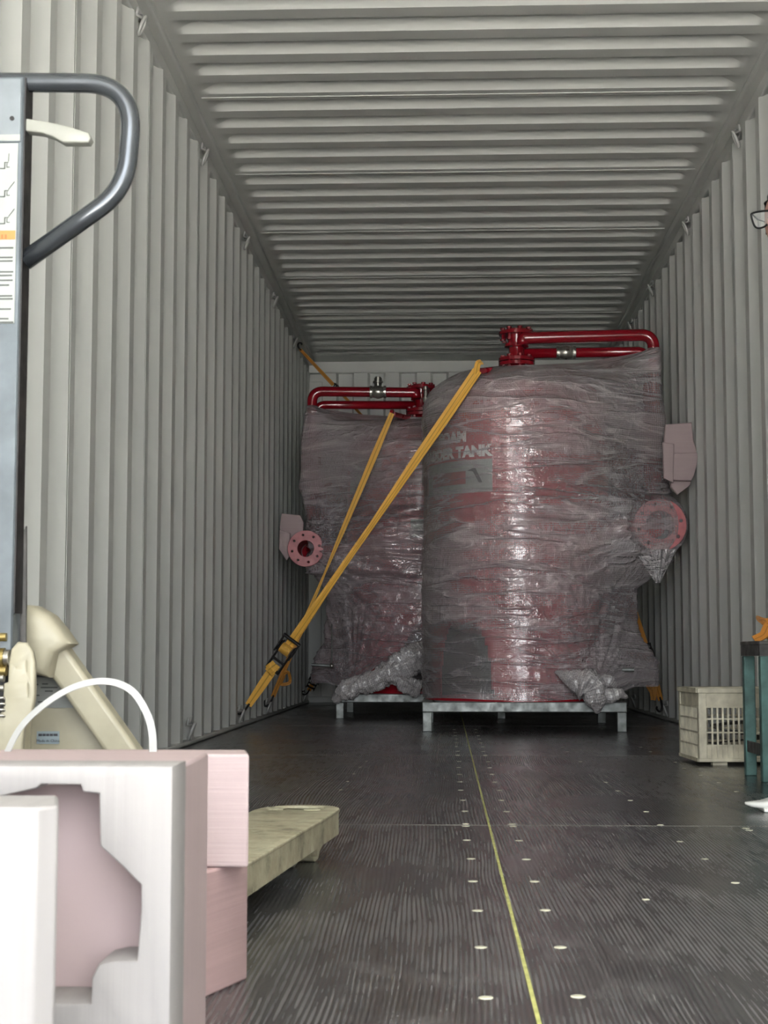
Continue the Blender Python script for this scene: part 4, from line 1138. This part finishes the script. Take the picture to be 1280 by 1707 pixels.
# forks, 0.155 wide, turned slightly to the right
F0 = at(415, 1425, 2.23); F1 = at(569, 1350, 3.02)
dirf = Vector((F1.x-F0.x, F1.y-F0.y, 0)).normalized(); nf = Vector((dirf.y, -dirf.x, 0))
zf = .088
tipR = Vector((F0.x, F0.y, 0))+dirf*((F1.y-F0.y)/dirf.y)
def fork(ox):
    """ox: sideways offset of the outer edge"""
    org = tipR+nf*ox; L = .98
    Mf = Matrix(((-dirf.x, -nf.x, 0, org.x), (-dirf.y, -nf.y, 0, org.y), (0, 0, 1, 0), (0, 0, 0, 1)))
    Mt = Mf @ Matrix.Translation((0, 0, zf-.004))
    w = .155
    outl = [(0, .030), (.006, .014), (.018, .004), (.04, 0), (L, 0), (L, w), (.06, w), (.028, w-.006), (-.01, w-.03), (-.045, w*.68), (-.05, w*.5), (-.035, w*.32)]
    outl = [(-.045, .062), (-.04, .04), (-.025, .02), (.0, .006), (.03, 0), (L, 0), (L, w), (.06, w), (.02, w-.008), (-.015, w-.026), (-.038, w-.05), (-.045, w-.07)]
    win = [(-.022, .042), (-.010, .030), (.040, .028), (.052, .040), (.052, w-.044), (.040, w-.026), (.0, w-.030), (-.022, w-.046)]
    tp = PB(plate([outl, win], .006, Mt, bevel=.0015), 'fork_top', CREAMW, pj, auto=50)
    vs = []; fs = []; o2 = outl
    n = len(o2)
    for z in (zf-.048, zf-.006):
        for (x, y) in o2: vs.append(Mf @ Vector((x, y, z)))
    ctr = (.4, w/2)
    for z in (zf-.048, zf-.006):
        for (x, y) in o2:
            xx = max(-.04, min(L-.004, x+(.004 if x < .3 else -.004))); yy = max(.004, min(w-.004, y))
            vs.append(Mf @ Vector((xx, yy, z)))
    for i in range(n):
        j = (i+1) % n
        fs += [(i, j, n+j, n+i), (2*n+i, 3*n+i, 3*n+j, 2*n+j), (i, 2*n+i, 2*n+j, j)]
    PB(MB().add(vs, fs), 'fork_skirt', CREAMW, pj, auto=30)
    # lip strips near the tip
    for y0 in (.03, .10):
        PB(MB().box((.062, y0, zf-.001), (.068, y0+.03, zf+.0015), Mf), 'fork_lip', CREAMW, pj, bevel=.0006)
    # load roller and its bracket
    rc = Mf @ Vector((.20, w/2, .036)); ax = nf
    ro = PB(MB().lathe([(.030, -.03), (.036, -.026), (.036, .026), (.030, .03)], rc, ax, 24), 'load_roller', WHITEPL, pj, auto=40)
    br = MB()
    for sd in (.012, w-.022):
        vs = [Mf @ Vector(p) for p in ((.09, sd, zf-.01), (.24, sd, zf-.01), (.205, sd, .02), (.185, sd, .02), (.125, sd, .034), (.09, sd+0, zf-.01))][:5]
        vs2 = [v+(-nf)*.008 for v in vs]
        n_ = len(vs); br.add(vs+vs2, [tuple(range(n_)), tuple(reversed(range(n_, 2*n_)))]+[(i, (i+1) % n_, n_+(i+1) % n_, n_+i) for i in range(n_)])
    PB(br, 'roller_bracket', CREAMW, pj)
    r2 = Mf @ Vector((.12, w*.30, .030))
    PB(MB().lathe([(.026, -.022), (.030, -.018), (.030, .018), (.026, .022)], r2, ax, 20), 'entry_roller', CREAMW, pj, auto=40)
m_, n_, b_ = newmat('worn_cream_enamel')
v_ = coord(n_); nz_ = noise_(n_, v_, 14, 8, .7); nz2 = noise_(n_, coord(n_, (3, 3, 3)), 9, 6, .65)
cc = ramp(n_, nz_, [(.33, (.16, .14, .09)), (.45, (.38, .35, .24)), (.62, (.50, .48, .34)), (.75, (.56, .56, .44))])
cc = mixc(n_, cc, (.33, .27, .18), math_(n_, 'MULTIPLY', ramp(n_, nz2, [(.45, (0,)*3), (.62, (1,)*3)]), .6))
n_.links.new(cc, b_.inputs['Base Color']); b_.inputs['Roughness'].default_value = .55; bump(n_, b_, nz_, .5, .003)
CREAMW = m_
fork(0); fork(-.55+.155)
for s_ in (-1, 1):
    c_ = Vector((XH+s_*.045, 2.17, .07)); PB(MB().lathe([(.06, -.022), (.07, -.018), (.07, .018), (.06, .022)], c_, (1, 0, 0), 28), 'steering_wheel', BLACKM, pj, auto=40)
PB(MB().cyl((XH, 2.17, .07), (XH, 2.17, hp(0, 1205).z), .028, 20), 'pump_column', CREAM, pj, auto=40)
PB(MB().cyl((XH-.07, 2.17, .07), (XH+.07, 2.17, .07), .012, 12), 'wheel_axle', STEEL, pj, auto=40)
PB(MB().box((XH-.26, Yq+.03, .045), (XH+.26, Yq+.08, .10)), 'cross_member', CREAM, pj, bevel=.004)

# ---------------------------------------------------------------- plastic crate
CR = simple('dusty_beige_plastic', (.74, .69, .54), .55, var=.2, nscale=16, bmp=.25, dark=(.46, .42, .32))
ca = math.radians(3.5)
crate = empty('plastic_crate', (at(1166, 1272, 5.42).x, 5.42, 0), ca); tag(crate, 'dusty beige plastic crate with slatted sides on the floor by the right wall', 'crate')
cw, cd, chh = .34, .33, .262
def CP(mb, nm, mat=CR, par=None, **k): o = mb.build(nm, mat, par or crate, **k); return o
CP(MB().box((.012, .012, .012), (cw-.012, cd-.012, .02)), 'crate_bottom')
for (x, y) in ((.05, .02), (cw-.09, .02), (.05, cd-.05), (cw-.09, cd-.05)): CP(MB().box((x, y, 0), (x+.05, y+.03, .012)), 'foot')
t_ = .014
for z0, z1, o_ in ((chh-.016, chh, .004), (.012, .024, .002)):
    rim = MB(); rim.box((-o_, -o_, z0), (cw+o_, t_, z1)).box((-o_, cd-t_, z0), (cw+o_, cd+o_, z1)).box((-o_, t_, z0), (t_, cd-t_, z1)).box((cw-t_, t_, z0), (cw+o_, cd-t_, z1))
    CP(rim, 'rim', bevel=.002)
for (x, y) in ((0, 0), (cw-.028, 0), (0, cd-.028), (cw-.028, cd-.028)): CP(MB().box((x, y, .02), (x+.028, y+.028, chh-.012)), 'corner_post', bevel=.003)
def crate_side(o, u, Ls):
    """o origin, u along direction (x or y), length"""
    def bx(a0, a1, d0, d1, z0, z1, nm, par=None):
        if u == 'x': return CP(MB().box((a0, o+d0, z0), (a1, o+d1, z1)), nm)
        return CP(MB().box((o+d0, a0, z0), (o+d1, a1, z1)), nm)
    bx(.028, Ls-.028, .003, .006, chh-.064, chh-.012, 'label_band')
    for z in (.068, .112, .158, chh-.064): bx(.004, Ls-.004, -.001, .008, z-.0025, z+.0025, 'rib')
    bx(.028, Ls-.028, .006, .009, .024, .066, 'lower_band')
    a = .046
    while a < Ls-.04: bx(a-.0032, a+.0032, .000, .006, .024, chh-.064, 'slat'); a += .0185
crate_side(0, 'x', cw); crate_side(0, 'y', cd); crate_side(cw-.009, 'y', cd); crate_side(cd-.009, 'x', cw)
# things seen dimly in the crate: a folded strap
fs_ = empty('folded_strap', (crate.location.x+.17, 5.58, .03)); tag(fs_, 'dark brown folded strap lying inside the beige crate', 'strap')
fr_ = random.Random(4); pz = [Vector((crate.location.x+.06+fr_.random()*.2, 5.47+fr_.random()*.2, .045+.012*k)) for k in range(9)]
ribbon('webbing', pz, wid([(0, .04), (1, .04)]), lambda s: Vector((.2*math.sin(s*9), .2, 1)), BROWNM, fs_, th=.004, seg=80)

# ---------------------------------------------------------------- teal work stand
stx, sty = at(1238, 1200, 5.0).x, 4.72
stool = empty('work_stand', (stx, sty, 0)); tag(stool, 'low worn teal metal work stand at the right edge, orange strap on top', 'stand')
sw, sd_, sh = .28, .30, at(1250, 1069, 4.9).z
CP(MB().box((0, 0, sh-.012), (sw, sd_, sh)), 'stand_top', BROWNM, stool, bevel=.003)
CP(MB().box((.002, .002, sh-.045), (.006, sd_-.002, sh-.012)).box((.006, .002, sh-.045), (sw, .006, sh-.012)).box((.006, sd_-.006, sh-.045), (sw, sd_-.002, sh-.012)).box((sw-.004, .006, sh-.045), (sw, sd_-.006, sh-.012)), 'apron', BROWNM, stool)
for (x, y) in ((.004, .004), (.004, sd_-.038), (sw-.038, .004), (sw-.038, sd_-.038)):
    CP(MB().box((x, y, 0), (x+.034, y+.034, sh-.0455)), 'leg', TEAL, stool, bevel=.003)
CP(MB().box((.008, .038, .075), (.014, sd_-.038, .11)), 'side_rail', BROWNM, stool, bevel=.001)
CP(MB().box((sw-.014, .038, .075), (sw-.008, sd_-.038, .11)), 'side_rail', BROWNM, stool, bevel=.001)
CP(MB().box((.038, sd_-.014, .06), (sw-.038, sd_-.008, .095)), 'back_rail', TEAL, stool, bevel=.001)
# bundle of orange strap on top
stp = empty('strap_pile', (stx+.12, 4.86, sh+.001)); tag(stp, 'crumpled orange strap heaped on the teal work stand', 'strap')
ORS = strap_mat('orange_webbing', (.62, .24, .03), (.28, .10, .01))
fr_ = random.Random(11)
for q in range(3):
    pz = []
    for k in range(9):
        t = k/8; pz.append(Vector((stx+.045+.19*fr_.random(), 4.80+.12*fr_.random(), sh+.012+.055*fr_.random()*min(1, 1.0))))
    ribbon('webbing', pz, wid([(0, .035), (1, .035)]), lambda s: Vector((math.sin(s*14), -.5, .6)), ORS, stp, th=.003, seg=90)
a_ = at(1257, 1073, 4.84); ribbon('webbing', [Vector((a_.x, 4.84, sh+.004)), Vector((a_.x+.03, 4.84, sh+.02)), Vector((a_.x+.05, 4.85, sh+.05)), Vector((a_.x+.09, 4.86, sh+.06)), Vector((a_.x+.13, 4.86, sh+.02))], wid([(0, .03), (1, .035)]), lambda s: Vector((-.5, -.8, .6)), ORS, stp, th=.003, seg=30)

# ---------------------------------------------------------------- person at the right edge
per = empty('person', (.97, 3.95, 0)); tag(per, 'person in black-framed glasses and white shoes, almost wholly beyond the right edge', 'person')
def skin_mesh(name, verts, edges, mat, root, sub=2, rootv=0):
    me = bpy.data.meshes.new(name)
    me.from_pydata([tuple(Vector(v[:3])-Vector(root.location)) for v in verts], edges, [])
    o = bpy.data.objects.new(name, me); C.objects.link(o); o.parent = root
    sk = o.modifiers.new('skin', 'SKIN'); sk.use_smooth_shade = True
    for i, v in enumerate(verts):
        r = v[3]; r2 = v[4] if len(v) > 4 else r
        me.skin_vertices[0].data[i].radius = (r, r2); me.skin_vertices[0].data[i].use_root = (i == rootv)
    sb = o.modifiers.new('sub', 'SUBSURF'); sb.levels = sub; sb.render_levels = sub
    me.materials.append(mat); return o
BX = .985
V = [(BX, 3.95, .82, .10, .085), (BX, 3.95, 1.0, .10, .08), (BX-.01, 3.95, 1.18, .115, .09), (BX-.01, 3.95, 1.27, .10, .08), (BX-.03, 3.95, 1.33, .05, .05), (BX-.06, 3.95, 1.385, .047, .047)]
E = [(0, 1), (1, 2), (2, 3), (3, 4), (4, 5)]
# arms, hands with five fingers
for s_ in (-1, 1):
    i0 = len(V)
    V += [(BX-.005, 3.95+s_*.155, 1.265, .048), (BX+.02, 3.95+s_*.195, 1.02, .038), (BX-.0, 3.95+s_*.205, .82, .024), (BX-.008, 3.95+s_*.205, .765, .028, .016)]
    E += [(3, i0), (i0, i0+1), (i0+1, i0+2), (i0+2, i0+3)]
    for k in range(4):
        j = len(V); bx_ = BX-.036+k*.018
        V += [(bx_, 3.95+s_*.205, .725, .009), (bx_-.002, 3.95+s_*.202, .695, .008), (bx_-.004, 3.95+s_*.196, .672-(.006 if k in (1, 2) else 0), .007)]
        E += [(i0+3, j), (j, j+1), (j+1, j+2)]
    j = len(V); V += [(BX-.045, 3.95+s_*.198, .75, .009), (BX-.055, 3.95+s_*.19, .722, .008)]; E += [(i0+3, j), (j, j+1)]
# legs
for s_, fx_, fyy in ((-1, .935, 3.87), (1, 1.07, 4.04)):
    j = len(V); V += [(BX, 3.95+s_*.075, .76, .085), ((BX+fx_)/2-.01, (3.95+s_*.08+fyy)/2, .43, .055), (fx_, fyy, .09, .036), (fx_-.01, fyy, .05, .034)]
    E += [(0, j), (j, j+1), (j+1, j+2), (j+2, j+3)]
skin_mesh('body', V, E, SKIN, per)
skin_mesh('shirt', [(BX, 3.95, .76, .15, .13), (BX, 3.95, .98, .13, .112), (BX-.01, 3.95, 1.18, .14, .112), (BX-.01, 3.95, 1.275, .108, .09), (BX-.005, 3.95-.16, 1.27, .06), (BX+.015, 3.95-.19, 1.10, .054), (BX-.005, 3.95+.16, 1.27, .06), (BX+.015, 3.95+.19, 1.10, .054)],
    [(0, 1), (1, 2), (2, 3), (3, 4), (4, 5), (3, 6), (6, 7)], CLOTH, per)
skin_mesh('trousers', [(BX, 3.95, 1.0, .118, .10), (BX, 3.95, .85, .125, .11), (BX, 3.875, .72, .09), ((BX+.935)/2-.01, 3.87, .43, .066), (.937, 3.87, .12, .055), (BX, 4.025, .72, .09), ((BX+1.07)/2-.01, 4.035, .43, .066), (1.072, 4.04, .12, .055)],
    [(0, 1), (1, 2), (2, 3), (3, 4), (1, 5), (5, 6), (6, 7)], CLOTH2, per)
def shoe(ax_, ay_):
    V = []; F = []; n = 20; secs = [(.045, .030, .06), (.03, .036, .085), (-.02, .038, .080), (-.07, .040, .052), (-.12, .042, .030), (-.155, .034, .020), (-.182, .018, .013), (-.196, .004, .006)]
    for (dx, hw2, ht) in secs:
        for k in range(n):
            a = 2*math.pi*k/n; cz = ht/2+.006+(.010 if dx < -.19 else .004 if dx < -.17 else 0)
            sx_ = math.copysign(abs(math.cos(a))**.6, math.cos(a)); sz_ = math.copysign(abs(math.sin(a))**.7, math.sin(a))
            V.append((ax_+dx, ay_+hw2*sx_, max(.004, cz+ht/2*sz_)))
    m = len(secs)
    for i in range(m-1):
        for k in range(n): F.append((i*n+k, i*n+(k+1) % n, (i+1)*n+(k+1) % n, (i+1)*n+k))
    F += [tuple(range(n)), tuple((m-1)*n+k for k in range(n))]
    so = PB(MB().add(V, F), 'shoe', SHOEW, per, smooth=True)
    sole = [(ax_+dx, ay_+q*(hw2+.003)) for q, L_ in ((1, secs), (-1, secs[::-1])) for dx, hw2, ht in L_ if dx > -.17]
    Ms = Matrix.Translation((0, 0, .005)); PB(plate([sole], .009, Ms, bevel=.002), 'sole', SHOEW, so, auto=50)
shoe(at(1243, 1338, 3.86).x+.196, 3.87); shoe(1.07, 4.04)
# head turned to the door and to the left
hc = Vector((at(1272, 372, 3.86).x+.094, 3.90, at(1270, 365, 3.9).z-.005))
fd = Vector((-.74, -.66, -.06)).normalized(); rt = fd.cross(Vector((0, 0, 1))).normalized(); up = rt.cross(fd)
Mh_ = Matrix(((rt.x, fd.x, up.x, hc.x), (rt.y, fd.y, up.y, hc.y), (rt.z, fd.z, up.z, hc.z), (0, 0, 0, 1)))
V = []; F = []; n = 36; m = 30
for i in range(m+1):
    t = math.pi*i/m
    for k in range(n):
        a = 2*math.pi*k/n
        x = .074*math.sin(t)*math.cos(a); y = .092*math.sin(t)*math.sin(a); z = .112*math.cos(t)
        if z < 0: x *= 1-.30*(-z/.112)**1.5; y = y*(1-.12*(-z/.112)) + (.012*(-z/.112) if y > 0 else 0)
        if y > 0:
            g = lambda cx, cz, sx, sz: math.exp(-((x-cx)/sx)**2-((z-cz)/sz)**2)
            y += .034*g(0, -.022, .011, .018)+.010*g(0, 0, .008, .022)-.010*g(.031, .006, .016, .010)-.010*g(-.031, .006, .016, .010)+.006*g(0, -.058, .022, .006)+.006*g(0, -.068, .02, .006)-.004*g(0, -.063, .02, .0025)+.007*g(0, -.095, .02, .015)+.004*g(0, .028, .04, .008)
            y += .004*g(.036, -.03, .016, .018)+.004*g(-.036, -.03, .016, .018)
        V.append(Mh_ @ Vector((x, y, z)))
for i in range(m):
    for k in range(n): F.append((i*n+k, (i+1)*n+k, (i+1)*n+(k+1) % n, i*n+(k+1) % n))
head = PB(MB().add(V, F), 'head', SKIN, per, smooth=True)
for s_ in (-1, 1):
    PB(MB().ball(Mh_ @ Vector((s_*.031, .063, .006)), .0125, 14), 'eye', WHITE_PRINT, head, smooth=True)
    PB(MB().ball(Mh_ @ Vector((s_*.031, .0708, .006)), .0058, 10), 'iris', LOGO_DARK, head, smooth=True)
    PB(MB().ball(Mh_ @ Vector((s_*.076, -.008, -.005)), .03, 12, (.35, .6, 1)), 'ear', SKIN, head, smooth=True)
V = []; F = []
for i in range(17):
    t = math.pi*.56*i/16
    for k in range(n):
        a = 2*math.pi*k/n
        lim = 1.0
        x = .083*math.sin(t)*math.cos(a); y = .100*math.sin(t)*math.sin(a)-.006; z = .122*math.cos(t)
        if y > .03 and z < .055: z = .055+(z-.055)*.05; 
        q = Vector((x, y, z)); q *= 1+.02*noise.noise(q*60)
        if math.sin(a) > .35 and z <= .06: q *= .93
        V.append(Mh_ @ q)
for i in range(16):
    for k in range(n): F.append((i*n+k, (i+1)*n+k, (i+1)*n+(k+1) % n, i*n+(k+1) % n))
PB(MB().add(V, F), 'hair', HAIR, head, smooth=True)
gl = MB()
def lens_outline(s_):
    L = [(.006, .014), (.03, .018), (.060, .020), (.066, .014), (.058, -.012), (.044, -.022), (.022, -.021), (.009, -.008)]
    return [Mh_ @ Vector((s_*x, .104-.18*x*x*6, z)) for x, z in L]
ge = empty('tmp'); bpy.data.objects.remove(ge)
for s_ in (-1, 1):
    o_ = lens_outline(s_); q = bez(o_+[o_[0]], 64)
    gl.tube(q, .0026, 8)
    gl.tube([Mh_ @ Vector((s_*.064, .097, .017)), Mh_ @ Vector((s_*.076, .06, .012)), Mh_ @ Vector((s_*.079, -.01, .006))], .0018, 8)
gl.tube([Mh_ @ Vector((-.008, .104, .008)), Mh_ @ Vector((0, .107, .011)), Mh_ @ Vector((.008, .104, .008))], .0018, 8)
go = PB(gl, 'glasses', GLASSF, per, smooth=True)
for s_ in (-1, 1):
    q = bez(lens_outline(s_)+[lens_outline(s_)[0]], 32)[:-1]; n_ = len(q)
    PB(MB().add(q+[v-fd*.001 for v in q], [tuple(range(n_)), tuple(reversed(range(n_, 2*n_)))]+[(i, (i+1) % n_, n_+(i+1) % n_, n_+i) for i in range(n_)]), 'lens', LENS, go)
